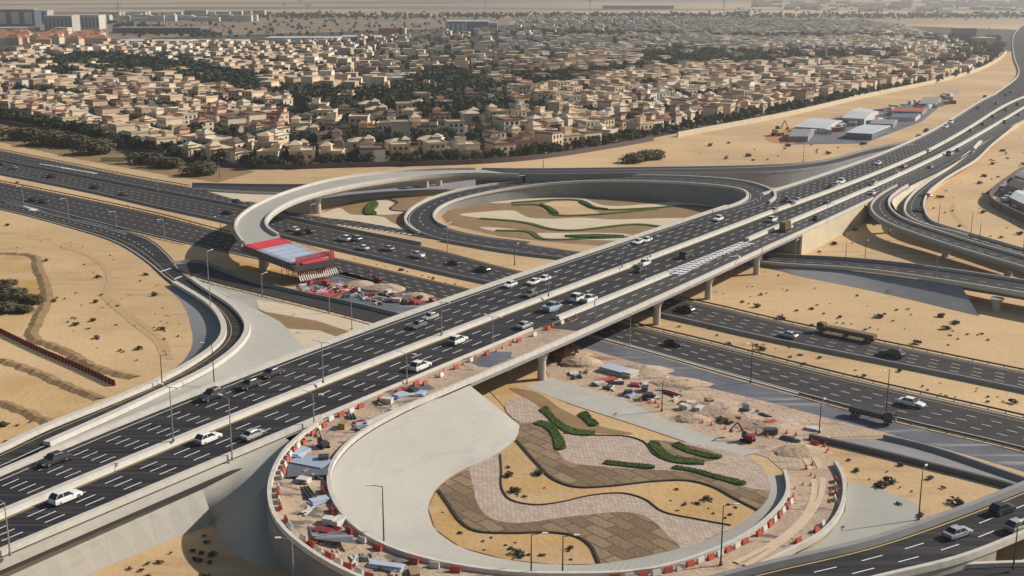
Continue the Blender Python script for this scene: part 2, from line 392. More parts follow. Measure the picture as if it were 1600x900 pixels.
fa, fb, fc, fd, fe = mk(La, 4), mk(Lb, 4), mk(Lc, 3), mk(Ld, 2), mk(Le, 4)
FAR = [(P(1592, 118, .5)), (P(1586, 92, .5)), (P(1583, 64, .5)), (P(1590, 48, .5)), (P(1612, 36, .5)), (P(1700, 26, .5))]
sS = lambda x, y: P(x, y, zM(x)).dot(UV)
S_END = sS(1560, 148); S_BEG = sS(0, 804) - 160
def samp(f, s0, s1, st=4.0):
    n = max(2, int((s1 - s0) / st)); return [f(s0 + (s1 - s0) * i / n) for i in range(n + 1)]
def far_ext(f):
    """continue a line beyond the straight as a parallel of the far left edge"""
    e = f(S_END); base = fa(S_END); off = (e - base).dot(NV)
    fl = [base] + FAR; path = smooth(cr(fl, 12), 5); o = offs(path, off); return [Vector((p.x, p.y, e.z + (.5 - e.z) * min(1, i / 20))) for i, p in enumerate(o)][1:]
sD = sS(832, 516)
A_all = samp(fa, S_BEG, S_END) + far_ext(fa); B_all = samp(fb, S_BEG, S_END) + far_ext(fb)
ribbon('road', A_all, [p - NV * 1.2 for p in B_all], 'asphM', 'five lane carriageway of the elevated highway, far side of its median', .06)
lo_line = samp(fd, S_BEG, sD); lo2 = samp(fc, sD + 4, S_END) + far_ext(fc)
Bn = samp(fb, S_BEG, sD) + samp(fb, sD + 4, S_END) + far_ext(fb)
ribbon('road', [p + NV * 1.2 for p in Bn], lo_line + lo2, 'asphM', 'carriageway of the elevated highway on the near side of its median', .06)
C_all = samp(fc, sD, S_END) + far_ext(fc); E_all = samp(fe, sD, S_END) + far_ext(fe)
ribbon('road', C_all, E_all, 'asphM2', 'worn collector lanes along the near edge of the overpass', .06)
# markings: lane dashes 3.2 m in 8 m
def lerpf(f, g, t): return lambda S: f(S).lerp(g(S), t)
sp = []
bl = lambda S: fb(S) - NV * 1.8
br = lambda S: fb(S) + NV * 1.8
for i in range(1, 5): sp.append((samp(lerpf(lambda S: fa(S) + NV * 1.7, bl, i / 5), S_BEG, S_END), .22, 8, 3.6, .10, i % 2 * .0, None, 0))
sp.append((samp(lambda S: fa(S) + NV * 1.5, S_BEG, S_END), .2, None, 0, .10, 0, None, 0)); sp.append((samp(lambda S: fb(S) - NV * 1.7, S_BEG, S_END), .2, None, 0, .10, 0, None, 1))
for i in range(1, 4):
    sp.append((samp(lerpf(br, lambda S: fd(S) - NV * 1.4, i / 4), S_BEG, sD), .24, 8, 3.9, .10, 2, None, 0))
for i in range(1, 3):
    sp.append((samp(lerpf(br, lambda S: fc(S) - NV * 1.2, i / 3), sD, S_END), .22, 8, 3.4, .10, 2, None, 0))
sp.append((samp(lambda S: fb(S) + NV * 1.7, S_BEG, S_END), .2, None, 0, .10, 0, None, 1)); sp.append((samp(lambda S: fd(S) - NV * .9, S_BEG, sD), .18, None, 0, .10, 0, None, 0))
sC0 = sS(860, 505)
for i in (1, 2): sp.append((samp(lerpf(lambda S: fc(S) + NV * 1, lambda S: fe(S) - NV * 1.4, i / 3), sC0, S_END), .2, 8, 3.4, .10, 4, None, 0))
for f_, o_ in ((fc, 1.1), (fe, -1.2)): sp.append((samp(lambda S: f_(S) + NV * o_, sC0, S_END), .16, None, 0, .10, 0, None, 0))
# chevron gores where the divider is open
g0, g1 = sS(1045, 430), sS(1162, 376)
k = 0; s_ = g0 - 9
while s_ < g1 - 2:
    t = (s_ - g0) / (g1 - g0); w = 1.0 + 1.4 * max(0, t)
    q = [fc(s_) - NV * (2.4 - 1.4 * t), fc(s_ + 1.6) - NV * (2.4 - 1.4 * t - 2.3 * w)]
    sp.append((q, 1.35, None, 0, .10, 0, None, 0)); s_ += 2.9
s_ = g0 + 3
while s_ < g0 + (g1 - g0) * .55:
    t = (s_ - g0) / (g1 - g0); w = 2.6 * (1 - t * 1.6)
    if w > .3: sp.append(([fc(s_) + NV * 1.0, fc(s_ + 1.0) + NV * (1.0 + w)], 1.5, None, 0, .10, 0, None, 0))
    s_ += 3.0
sp.append((samp(lambda S: fc(S) + NV * (1.0 + 2.6 * max(0, 1 - (S - g0) / (g1 - g0) * 1.1)), g0, g1 + 5), .35, None, 0, .10, 0, None, 0))
sp.append((samp(lambda S: fc(S) + NV * .8, g0, g1), .35, None, 0, .10, 0, None, 0))
sp.append((samp(lambda S: fc(S) - NV * (2.4 - 1.8 * (S - g0) / (g1 - g0)), g0 - 9, g1), .3, None, 0, .10, 0, None, 0))
# U-turn style arrow painted on the collector
q0 = P(1150, 402, 9); arc = [q0 + Vector((2.2 * math.cos(t), 2.2 * math.sin(t), 0)) for t in [math.radians(a) for a in range(-60, 180, 20)]]
sp.append((arc, .7, None, 0, .10, 0, None, 0))
marks('road_marking', [M['mark'], M['ymark']], sp, 'white lane dashes, edge lines and chevrons of the elevated highway')

MED = [(-1.2, 0), (-.85, .5), (-.7, 1.0), (.7, 1.0), (.85, .5), (1.2, 0)]
barrier(smooth(B_all, 2), 'wide pale concrete median between the two carriageways of the elevated highway', prof=MED)
barrier(samp(lambda S: fa(S) - NV * .5, S_BEG, sS(1140, 325)), 'pale parapet along the far edge of the elevated highway', prof=[(-.5, -1), (-.5, 1.1), (.5, 1.1), (.5, 0)])
barrier(samp(lambda S: fa(S) - NV * .5, sS(1212, 308), S_END) + offs(far_ext(fa), -.6), 'pale parapet of the highway running off to the upper right', prof=[(-.5, -1), (-.5, 1.1), (.5, 1.1), (.5, 0)])
barrier(samp(fc, sS(872, 500), g0), 'thick pale divider beside the orange cones ending at the chevrons', prof=MED, scale=.9)
barrier(samp(fc, g1, S_END) + far_ext(fc), 'pale divider beyond the chevrons between main and collector lanes', prof=MED, scale=1.0)
barrier(samp(lambda S: fd(S) + NV * .6, S_BEG, sS(500, 655)), 'pale parapet along the near edge of the elevated highway, lower left', prof=[(-.5, 0), (-.5, 1.0), (.5, 1.0), (.5, -1)])
barrier(samp(lambda S: fd(S) + NV * .2, sS(500, 655), sD), 'low concrete kerb barrier between traffic and the construction strip', prof=[(-.3, 0), (-.2, .8), (.2, .8), (.3, 0)])
barrier(samp(lambda S: fe(S) + NV * .5, sS(575, 668), sS(1362, 312)), 'pale parapet on the near edge of the overpass', prof=[(-.45, 0), (-.3, 1.1), (.35, 1.1), (.45, -1.2)])

# ---- overpass bridge
s_l, s_r = sS(733, 598), sS(1258, 365)
br_root = empty('overpass_bridge', fe(s_l) * 1.0); br_root.location.z = 0; base = br_root.location.copy()
tag(br_root, 'long highway overpass on round flared piers spanning the lower highway', 'bridge')
mb = MB(); ss = np.linspace(s_l, s_r, 60); prev = None; secs = []
for s in ss:
    a, e = fa(s) - NV * 1.0, fe(s) + NV * .9
    secs.append([a, e, e + Vector((0, 0, -.9)), e - NV * 2.2 + Vector((0, 0, -1.1)), e - NV * 2.4 + Vector((0, 0, -2.3)), a + NV * 2.4 + Vector((0, 0, -2.3)), a + NV * 2.2 + Vector((0, 0, -1.1)), a + Vector((0, 0, -.9))])
vs = [p - base for s in secs for p in s]; fs = []
for i in range(len(secs) - 1):
    for j in range(8): fs.append((i * 8 + j, i * 8 + (j + 1) % 8, i * 8 + 8 + (j + 1) % 8, i * 8 + 8 + j))
fs += [tuple(range(7, -1, -1)), tuple((len(secs) - 1) * 8 + j for j in range(8))]
mb.add(vs, fs); obj('deck', mb, M['concg'], br_root)
for px, py in ((843, 592), (1010, 504), (1100, 466), (1170, 427)):
    b0 = P(px, py, 0); s0 = b0.dot(UV); e = fe(s0); a = fa(s0); wid = (e - a).dot(NV); n = 5
    for i in range(n):
        c = e - NV * (2.6 + (wid - 5) * i / (n - 1)); c = Vector((c.x, c.y, 0)) - base
        pm = MB(); ring = []
        for z, r in ((0, 1.05), (4.8, 1.05), (5.9, 1.35), (6.8, 1.95)): ring.append([c + Vector((math.cos(t * math.pi / 8) * r, math.sin(t * math.pi / 8) * r, z)) for t in range(16)])
        for r0, r1 in zip(ring, ring[1:]): pm.strip(r0 + [r0[0]], r1 + [r1[0]])
        pm.poly(ring[-1]); obj('pier', pm, M['conc'], br_root, smooth_shade=True)
for s0, nm in ((s_l, -1), (s_r, 1)):
    mbb = MB(); a, e = fa(s0) - NV * 1.0, fe(s0) + NV * .3
    q = UV * (1.5 * nm)
    mbb.hexa([Vector((a.x, a.y, -.2)) - base, Vector((e.x, e.y, -.2)) - base, Vector((e.x, e.y, -.2)) + q - base, Vector((a.x, a.y, -.2)) + q - base,
              Vector((a.x, a.y, a.z - .4)) - base, Vector((e.x, e.y, e.z - .4)) - base, Vector((e.x, e.y, e.z - .4)) + q - base, Vector((a.x, a.y, a.z - .4)) + q - base])
    obj('abutment', mbb, M['concg'], br_root)

# ---- embankments of the highway
topn = samp(lambda S: fd(S, -.4) + NV * 1.1, S_BEG, sS(560, 630))
def by_s(pts, path):
    s = [p.dot(UV) for p in pts]; t = [p.dot(NV) for p in pts]; o = np.argsort(s); s = np.array(s)[o]; t = np.array(t)[o]
    return [UV * q.dot(UV) + NV * float(np.interp(q.dot(UV), s, t)) + Vector((0, 0, .02)) for q in path]
foot = by_s(L3([(-420, 1130), (-200, 1045), (0, 960), (140, 897), (220, 862), (300, 830), (330, 818)], 0.02), topn)
topn = [p for p in topn if p.dot(UV) <= sS(318, 735)]; foot = smooth(foot[:len(topn)], 30)
skirt(topn, foot, 'conc2', 'grey concrete slope under the near side of the elevated highway', k=len(topn))
barrier(samp(lambda S: fd(S, -1.6) + NV * 2.9, S_BEG, sS(470, 668)), 'dark drainage channel running below the near parapet', m='edge', prof=[(-.5, 0), (-.5, .12), (.5, .12), (.5, 0)], name='drain_channel', cat='drain')
topf = samp(lambda S: fa(S, -.4) - NV * 1.0, S_BEG, sS(640, 494))
footf = [Vector((p.x, p.y, .02)) - NV * 13 for p in topf]
skirt(topf, footf, 'conc2', 'pale concrete slope on the far side of the elevated highway, left')
wall_down(samp(lambda S: fe(S) + NV * .8, s_r, sS(1352, 316)), 0, 'cream retaining wall carrying the highway beyond the overpass', 'cream', top=-.3, thick=.6, inward=-1)
wall_down(samp(lambda S: fa(S) - NV * .9, sS(1010, 363), sS(1212, 308)), 0, 'retaining wall on the far side of the highway by the upper loop', 'conc', top=-.3)
tf = samp(lambda S: fa(S, -.3) - NV * .9, sS(1200, 311), S_END) + up(offs(far_ext(fa), -1), -.3)
ff = [Vector((p.x, p.y, 0)) - NV * (max(.5, p.z) * 1.6) for p in tf]; skirt(tf, [Vector((p.x, p.y, .02)) for p in ff], 'conc2', 'pale slope beside the highway running to the upper right', k=160)
te = samp(lambda S: fe(S, -.3) + NV * .9, sS(1345, 318), S_END) + up(offs(far_ext(fe), 1), -.3)
skirt(te, [Vector((p.x, p.y, .02)) + NV * (max(.5, p.z) * 1.6) for p in te], 'ground', 'sandy shoulder falling from the collector lanes, upper right', k=160)
bb = MB(); 
for s0, s1 in ((S_BEG, s_l), (s_r, S_END)):
    pa = samp(lambda S: fa(S, -.5) - NV, s0, s1); pe = samp(lambda S: (fd(S, -.5) + NV if S < sS(500, 655) else fe(S, -.5) + NV * .5), s0, s1); bb.strip(pa, pe)
S('embankment', bb, M['conc'], 'fill carrying the highway on both sides of the overpass')

# ---- lower highway
LAr = Road([(-160, 222), (0, 253), (100, 272), (250, 301), (375, 325), (462, 345), (570, 367), (675, 388), (800, 421), (940, 447), (1095, 475), (1200, 500), (1400, 542), (1600, 583), (1800, 622)],
           [(-160, 243), (0, 272), (150, 302), (250, 325), (365, 350), (430, 367), (575, 401), (762, 443), (900, 468), (1035, 494), (1200, 531), (1400, 571), (1600, 612), (1800, 655)], 0, sm=12)
LAr.surf('road', 'asphL', 'far carriageway of the lower highway passing beneath the overpass')
LBr = Road([(-160, 256), (0, 285), (150, 315), (250, 337), (345, 362), (512, 400), (737, 452), (870, 480), (990, 511), (1100, 537), (1200, 563), (1325, 594), (1450, 623), (1600, 657), (1800, 706)],
           [(-160, 279), (0, 311), (150, 348), (250, 372), (400, 405), (535, 433), (625, 455), (707, 474), (925, 525), (1025, 552), (1125, 581), (1200, 602), (1325, 636), (1450, 667), (1600, 701), (1800, 760)], 0, sm=12)
LBr.surf('road', 'asphL', 'near carriageway of the lower highway passing beneath the overpass')
LEr = Road([(-160, 205), (0, 235), (125, 260), (225, 280), (300, 293), (400, 317), (475, 335), (560, 345), (625, 356), (700, 370), (800, 378), (880, 390), (960, 400), (1060, 412)],
           [(-160, 221), (0, 251), (100, 270), (250, 300), (375, 323), (462, 343), (560, 356), (675, 374), (800, 396), (900, 408), (980, 420), (1060, 432)], 0, sm=10)
LEr.surf('road', 'asphL', 'outer collector road behind the lower highway, left and centre', .045)
sp = []
for R_, n in ((LAr, 4), (LBr, 4)):
    for i in range(1, n): sp.append((R_.path(.10 + .80 * i / n), .2, 5.6, 2.3, .09, 0, None, 0))
    sp.append((R_.path(.07), .2, None, 0, .09, 0, None, 1)); sp.append((R_.path(.94), .2, None, 0, .09, 0, None, 0))
for i in (1, 2): sp.append((LEr.path(i / 3), .2, 6, 2.4, .09, 0, None, 0))
sp.append((LEr.path(.08), .2, None, 0, .09, 0, None, 0))
for q in cr(L3([(530, 352), (580, 359), (640, 367)], 0), 2.8): sp.append(([q + Vector((-.7, 0, 0)), q + Vector((.7, .9, 0))], 1.2, None, 0, .1, 0, None, 0))
for q in ([(62, 256), (105, 263), (150, 271)], [(95, 262), (125, 267), (152, 272)]): sp.append((L3(q, 0), .9, None, 0, .1, 0, None, 0))
marks('road_marking', [M['mark'], M['ymark']], sp, 'lane dashes and edge lines of the lower highway')
def part(path, x0, x1):
    """the stretch of a path between two picture columns"""
    out = [p for p in path if x0 <= proj(p.x, p.y, p.z)[0] <= x1]; return out
barrier(offs(part(LAr.A, -160, 660), -1.2), 'dark double barrier between the collector and the far carriageway, left', m='concg')
guardrail(offs(part(LAr.A, 1060, 1790), -1.0), 'guardrail between far carriageway and the sand, right of the overpass')
barrier(offs(part(LAr.A, 1060, 1790), -.2), 'pale kerb on the far side of the lower highway, right of the overpass', prof=[(-.5, 0), (-.5, .15), (.5, .15), (.5, 0)], name='kerb', cat='kerb')
barrier(offs(part(LAr.B, -150, 380), .6), 'grey barrier above the sandy median, left of the unfinished ramp', m='concg')
barrier(offs(part(LAr.B, 420, 800), .6), 'grey barrier above the sandy median, below the loose row of cars', m='concg')
barrier(offs(part(LAr.B, 1000, 1790), .7), 'dark low wall above the sandy median, right of the overpass', m='concg', scale=1.4)
barrier(offs(part(LBr.A, 960, 1790), -1.0), 'pale kerb under the sandy median, right of the overpass', prof=[(-.6, 0), (-.6, .15), (.6, .15), (.6, 0)], name='kerb', cat='kerb')
guardrail(offs(part(LBr.A, 960, 1790), -1.9), 'guardrail along the lower side of the sandy median, right')
guardrail(offs(part(LBr.A, -150, 360), -.8), 'guardrail along the lower side of the sandy median, left')
guardrail(offs(part(LBr.B, -150, 300), .8), 'guardrail between the near carriageway and the slip road, left')
barrier(offs(part(LBr.B, 905, 1790), .5), 'pale kerb between lower highway and the unfinished road', prof=[(-.4, 0), (-.3, .3), (.3, .3), (.4, 0)], name='kerb', cat='kerb')
guardrail(offs(part(LBr.B, 1240, 1790), 1.3), 'guardrail beside the unfinished road, lower right')
guardrail(offs(part(LEr.A, -150, 300), -.6), 'guardrail on the outer edge of the collector road, upper left')
barrier(offs(part(LEr.B, 690, 1000), .5), 'grey barrier below the collector road next to the upper loop', m='concg', scale=1.3)

# ---- slip road from lower left that swings up to the highway
R3 = Road([(-160, 296), (0, 328), (100, 354), (175, 378), (225, 408), (262, 438, .3), (300, 460, .8), (332, 482, 1.3), (350, 512, 2.2), (345, 535, 3), (312, 562, 4), (250, 597, 5.3), (150, 640, 6.8), (62, 675, 8), (0, 706, 8.6), (-150, 768, 8.6)],
          [(-160, 284), (0, 311), (100, 336), (200, 361), (238, 376), (262, 397), (285, 424, .3), (322, 452, .8), (366, 480, 1.3), (389, 512, 2.2), (375, 542, 3), (325, 580, 4), (255, 614, 5.3), (175, 652, 6.8), (90, 690, 8), (0, 731, 8.6), (-150, 796, 8.6)], 0)
def pairloft(Ap, Bp, m, label, k=10, name='embankment'):
    def den(L):
        L = [P(*p) if isinstance(p, tuple) else p for p in L]; n = len(L); out = []
        for i in range(n - 1):
            p1, p2 = L[i], L[i + 1]; p0 = L[i - 1] if i else p1 * 2 - p2; p3 = L[i + 2] if i + 2 < n else p2 * 2 - p1
            for j in range(k):
                t = j / k; out.append(.5 * ((2 * p1) + (p2 - p0) * t + (2 * p0 - 5 * p1 + 4 * p2 - p3) * t * t + (3 * p1 - p0 - 3 * p2 + p3) * t ** 3))
        return out + [L[-1]]
    mb = MB(); DA, DB = den(Ap), den(Bp); r = [[p.lerp(q, j / 12) for p, q in zip(DA, DB)] for j in range(13)]
    for p, q in zip(r, r[1:]): mb.strip(p, q)
    return S(name, mb, M[m], label)
tc = [topn[-1]] + [fd(sS(x, y), -.4) + NV * 1.1 for x, y in ((350, 717), (395, 698), (440, 680))]
mid_ = [foot[-1] + Vector((0, 0, .01)), (360, 800, 2.6), (396, 778, 5.6), (427, 738, 8.3)]
pairloft(tc, mid_, 'conc2', 'pale concrete fill rising between highway and foreground loop')
pairloft([tc[-1], (455, 690, 8.5)], [(427, 738, 8.3), (440, 712, 8.5)], 'conc2', 'flat concrete corner where the loop leaves the highway')
pairloft(mid_, [foot[-1], (352, 848, 0), (392, 880, 0), (434, 880, 0)], 'conc2', 'lower concrete slope beside the foreground loop wall')
R3.surf('road', 'asphM', 'slip road curving up on the left to join the elevated highway', .07)
sp = [(R3.path(.5), .2, 5, 2.2, .11, 0, cum(R3.A)[-1] * .5, 0), (R3.path(.1), .25, None, 0, .11, 0, None, 0), (R3.path(.92), .2, None, 0, .11, 0, None, 0), (R3.path(.3), .16, None, 0, .11, 60, None, 1)]
for f in (.7, .8, .88): sp.append((R3.path(f), .14, None, 0, .11, 90, cum(R3.A)[-1] * .42, 0))
sp.append((L3([(46, 328), (62, 330), (38, 322)], 0), 1.6, None, 0, .12, 0, None, 0))
sp.append((L3([(250, 425), (269, 419)], .3), .8, None, 0, .12, 0, None, 0)); sp.append((L3([(272, 437), (284, 432)], .4), .8, None, 0, .12, 0, None, 0))
marks('road_marking', [M['mark'], M['ymark']], sp, 'edge lines and stop bars of the slip road on the left')
pl = part(R3.A, -160, 2000); i0 = max(0, min(range(len(pl)), key=lambda i: (pl[i] - P(272, 444, .3)).length))
barrier(offs(pl[i0:], -.0), 'pale outer parapet of the curving slip road, left', prof=[(-.6, 0), (-.6, 1.0), (.6, 1.0), (.6, -1.5)], scale=1.3)
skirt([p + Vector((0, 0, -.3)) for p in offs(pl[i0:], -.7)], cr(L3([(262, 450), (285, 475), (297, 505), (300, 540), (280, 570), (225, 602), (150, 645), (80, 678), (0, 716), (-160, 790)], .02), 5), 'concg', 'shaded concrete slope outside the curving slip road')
pr = R3.B; i1 = min(range(len(pr)), key=lambda i: (pr[i] - P(300, 436, .5)).length); i2 = min(range(len(pr)), key=lambda i: (pr[i] - P(65, 702, 8.2)).length)
barrier(offs(pr[i1:i2], .3), 'pale inner parapet of the curving slip road ending in a rounded nose', prof=[(-.6, 0), (-.5, .9), (.5, .9), (.6, -1)], scale=1.6)
pairloft([(300, 436, .3), (324, 452, .6), (368, 480, 1.1), (391, 512, 2.0), (377, 543, 2.8), (327, 582, 3.8), (257, 616, 5.1), (177, 654, 6.6), (92, 692, 7.9), (60, 706, 8.2)],
         [(345, 452, .12), (401, 484, .12), (437, 502, .12), (459, 525, .12), (472, 549, .3), (415, 573, 1.2), (335, 600, 3.5), (235, 638, 6.2), (125, 686, 8.0), (62, 712, 8.4)], 'conc2', 'pale concrete apron inside the curving slip road')
sheet('pavement', [(288, 424), (337, 446), (400, 462), (500, 487), (600, 510), (560, 525), (470, 552), (400, 590), (250, 640), (120, 690), (250, 612), (330, 578), (378, 545), (392, 512), (372, 482), (330, 452)], 'conc2', 'pale triangular paving between slip road and elevated highway', .05, sm=False)
sheet('pavement', [(400, 468), (455, 477), (520, 492), (600, 508), (560, 525), (480, 551), (464, 551), (457, 525), (437, 502), (405, 484)], 'beige', 'beige paving around the brown bed left of the overpass', .09, sm=False)
sheet('garden_bed', [(401, 481), (450, 513), (500, 516), (530, 527), (552, 520), (495, 501), (415, 487)], 'brown', 'brown mulch wedge beside the elevated highway, left of the overpass', .14, sm=False)
LDr = Road([(272, 414, .1), (305, 410), (350, 426), (400, 444), (480, 463), (560, 480), (640, 500), (760, 532), (840, 560)], [(272, 418, .1), (300, 431), (340, 443), (400, 458), (500, 483), (600, 510), (700, 540), (800, 575)], 0)
LDr.surf('road', 'asphL', 'dark collector road passing under the overpass below the collapsed-looking formwork', .06)
guardrail(offs(LDr.B, .9), 'guardrail beside the dark collector road left of the overpass')
barrier(offs(LDr.A, -.6), 'low grey barrier above the dark collector road', m='concg')

# ---- unfinished roads on the right
C1 = Road([(860, 512), (925, 529), (1025, 556), (1125, 586), (1200, 607), (1325, 641), (1450, 673), (1600, 708), (1800, 768)],
          [(840, 540), (887, 547), (940, 560), (1020, 582), (1100, 606), (1200, 631), (1300, 658), (1437, 690), (1600, 737), (1800, 800)], 0)
C1.surf('road', 'newroad', 'unfinished grey-blue road base beside the lower highway', .055)
C0 = Road([(540, 425), (640, 455), (740, 480), (860, 515)], [(470, 445), (560, 478), (700, 505), (840, 545)], 0)
C0.surf('road', 'newroad', 'unfinished road base strewn with rubble left of the overpass', .05)
C2 = Road([(1380, 686), (1450, 702), (1550, 736), (1680, 780)], [(1265, 686), (1350, 705), (1450, 730), (1575, 762), (1700, 800)], 0)
C2.surf('road', 'concg', 'unfinished grey lane between two dark barriers, lower right', .12)
barrier(C2.A, 'dark barrier wall on the upper side of the unfinished lane, lower right', m='concg', scale=1.6)
barrier(C2.B, 'heavy dark barrier wall on the lower side of the unfinished lane, lower right', m='rail', scale=2.0)
sheet('dirt_track', [(848, 570), (900, 540), (1000, 568), (1100, 604), (1200, 628), (1300, 655), (1400, 680), (1340, 682), (1265, 684), (1300, 720), (1322, 760), (1310, 815), (1270, 855), (1180, 900), (1060, 905), (1200, 812), (1228, 765), (1222, 735), (1200, 715), (1120, 692), (1040, 664), (960, 628), (862, 596)], 'dirt', 'churned pinkish construction dirt between the unfinished road and the loop', .08, sm=False)
sheet('path', [(820, 604), (862, 590), (970, 622), (1045, 658), (1120, 686), (1190, 706), (1150, 714), (1100, 700), (1000, 666), (900, 634)], 'conc', 'smooth grey concrete path beside the loop garden', .12, sm=False)
sheet('pavement', [(1325, 752), (1380, 765), (1430, 785), (1445, 812), (1360, 850), (1230, 885), (1290, 840), (1320, 800)], 'conc2', 'smooth grey concrete apron between loop and bottom right road', .1, sm=False)

for dx, dl in ((0, 'left'), (16, 'right')):
    tq = cr([P(1232 + dx, 690, 0), P(1262 + dx, 725, 0), P(1272 + dx * .8, 765, .3), P(1258 + dx * .5, 805, .6), P(1215 + dx * .4, 845 + dx * .2, .9), P(1150 + dx, 880 + dx * .3, 1.2)], 2); q = MB(); q.strip(offs(tq, -.55, .16), offs(tq, .55, .16)); S('dirt_track', q, M['palet'], 'pale %s wheel rut curving round the right end of the loop' % dl)
def heap(px, py, r, h, label, m='dirt', z=.05):
    c = P(px, py, z); rr = random.Random(int(px * 7 + py)); mb = MB(); rings = []
    for k, (f, g) in enumerate(((1, 0), (.8, .35), (.5, .75), (.2, 1))): rings.append([c + Vector((math.cos(a * math.pi / 9) * r * f * rr.uniform(.8, 1.2) * 1.5, math.sin(a * math.pi / 9) * r * f * rr.uniform(.8, 1.2), h * g * rr.uniform(.85, 1.1) if k else 0)) for a in range(18)])
    for q0, q1 in zip(rings, rings[1:]): mb.strip(q0 + [q0[0]], q1 + [q1[0]])
    mb.poly(rings[-1]); o = obj('earth_heap', mb, M[m], smooth_shade=True); return tag(o, label, 'earth heap')
for hx, hy, r_, h_, hl in ((905, 568, 4, 1.8, 'broad earth heap just right of the first overpass pier'), (1003, 580, 5, 1.4, 'sandy heap right of the pale blue panels'), (1060, 600, 5, 1, 'flat sandy heap above the lamp post on the dirt'), (1120, 640, 6, 1.3, 'long earth heap in the middle of the churned dirt'), (1080, 655, 3, 1, 'small earth heap near the grey path'), (1200, 665, 5, 1.2, 'earth heap left of the last street lamp on the dirt'), (1160, 655, 4, 1.0, 'low earth heap above the red excavator'), (1250, 705, 4, 1.2, 'earth heap at the head of the unfinished lane'), (650, 465, 4, 1.6, 'rubble heap right of the red sheet'), (600, 452, 5, 1.8, 'rubble heap beside the small red excavator'), (560, 446, 4, 1.6, 'rubble heap beside the shutter tower'), (700, 478, 4, 1, 'low rubble heap nearest the highway parapet'), (890, 555, 4, 1.5, 'earth heap in the overpass shadow')):
    heap(hx, hy, r_, h_, hl, 'dirt' if hx > 800 else 'dirt_loop')
# ---- foreground loop ramp (under construction)
FO = [(845, 512, 9), (800, 529, 9), (700, 570, 9), (600, 613, 9), (525, 648, 9), (485, 674, 9), (450, 703, 8.9), (430, 735, 8.6), (420, 775, 8), (432, 820, 6.8), (475, 860, 5.6), (540, 899, 4.6), (650, 938, 3.6), (800, 960, 2.8), (950, 962, 2.1), (1080, 938, 1.5), (1180, 893, 1), (1232, 866, .8), (1275, 845, .6), (1308, 812, .5), (1320, 775, .3), (1316, 745, .2), (1305, 727, .15)]
FI = [(905, 518, 9), (800, 561, 9), (725, 596, 9), (675, 622, 9), (620, 648, 9), (572, 675, 8.9), (540, 700, 8.6), (518, 730, 8.1), (513, 752, 7.6), (520, 785, 6.8), (550, 825, 5.6), (600, 857, 4.7), (675, 881, 3.9), (800, 900, 2.9), (900, 902, 2.3), (980, 900, 1.8), (1050, 888, 1.5), (1112, 866, 1.2), (1150, 850, 1), (1200, 815, .8), (1225, 787, .6), (1232, 767, .4), (1226, 740, .2)]
FL = Road(FO, FI, None, 2.5, 3)
FL.surf('road', 'dirt_loop', 'dusty unfinished loop ramp sweeping round the foreground', .08)
def cutpath(path, a, b):
    i = min(range(len(path)), key=lambda k: (path[k] - a).length); j = min(range(len(path)), key=lambda k: (path[k] - b).length); return path[i:j + 1]
fo = cutpath(FL.A, P(500, 665, 9), P(1305, 727, .15)); barrier(fo, 'pale outer parapet of the foreground loop ramp', prof=[(-.35, -1), (-.35, 1.0), (.35, 1.0), (.35, 0)])
fi = cutpath(FL.B, P(675, 622, 9), P(1226, 740, .2)); barrier(fi, 'pale inner parapet of the foreground loop ramp', prof=[(-.35, 0), (-.35, .9), (.35, .9), (.35, -1)])
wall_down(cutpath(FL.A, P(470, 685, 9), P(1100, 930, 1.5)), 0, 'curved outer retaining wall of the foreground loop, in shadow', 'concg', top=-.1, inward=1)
it = up(offs(cutpath(FL.B, P(725, 596, 9), P(1226, 740, .2)), 0), -.3)
it = up(samp(lambda S: fe(S) + NV * .9, sS(690, 618), sS(733, 599)), -.4)[::-1] + up(offs(cutpath(FL.B, P(672, 623, 9), P(1226, 740, .2)), -.3), -.3)
ft = cr(L3([(812, 665), (806, 685), (770, 713), (715, 738), (683, 763), (669, 793), (680, 827), (720, 855), (790, 874), (870, 882), (935, 881), (1060, 857), (1140, 828), (1190, 790), (1203, 765), (1198, 742)], .14), 2.5)
A_ = []; cI = cum(it); cF = cum(ft)
nseg = 140; mbk = MB(); aa = []; bb2 = []
fr_in = [0, .12, .30, .45, .62, .80, 1]; fr_ft = [0, .10, .26, .40, .60, .82, 1]
for i in range(nseg + 1):
    t = i / nseg; aa.append(at(it, cI, cI[-1] * t)); bb2.append(at(ft, cF, cF[-1] * float(np.interp(t, fr_in, fr_ft))))
mbk.strip(aa, bb2); corner = [aa[0], P(760, 625, 6.5), P(800, 655, 1.5), bb2[0]]
S('apron_slope', mbk, M['conc2'], 'smooth pale concrete cone sloping from the loop ramp down to the garden', 'slope')
ed = P(738, 597, 9 - .5); mbk = MB(); q = [Vector((p.x, p.y, 0)) for p in (aa[0], bb2[0])]; mbk.add([aa[0], bb2[0], q[1], q[0]], [(0, 1, 2, 3)]); tag(obj('retaining_wall', mbk, M['conc']), 'sloping end wall of the concrete cone under the overpass', 'wall')

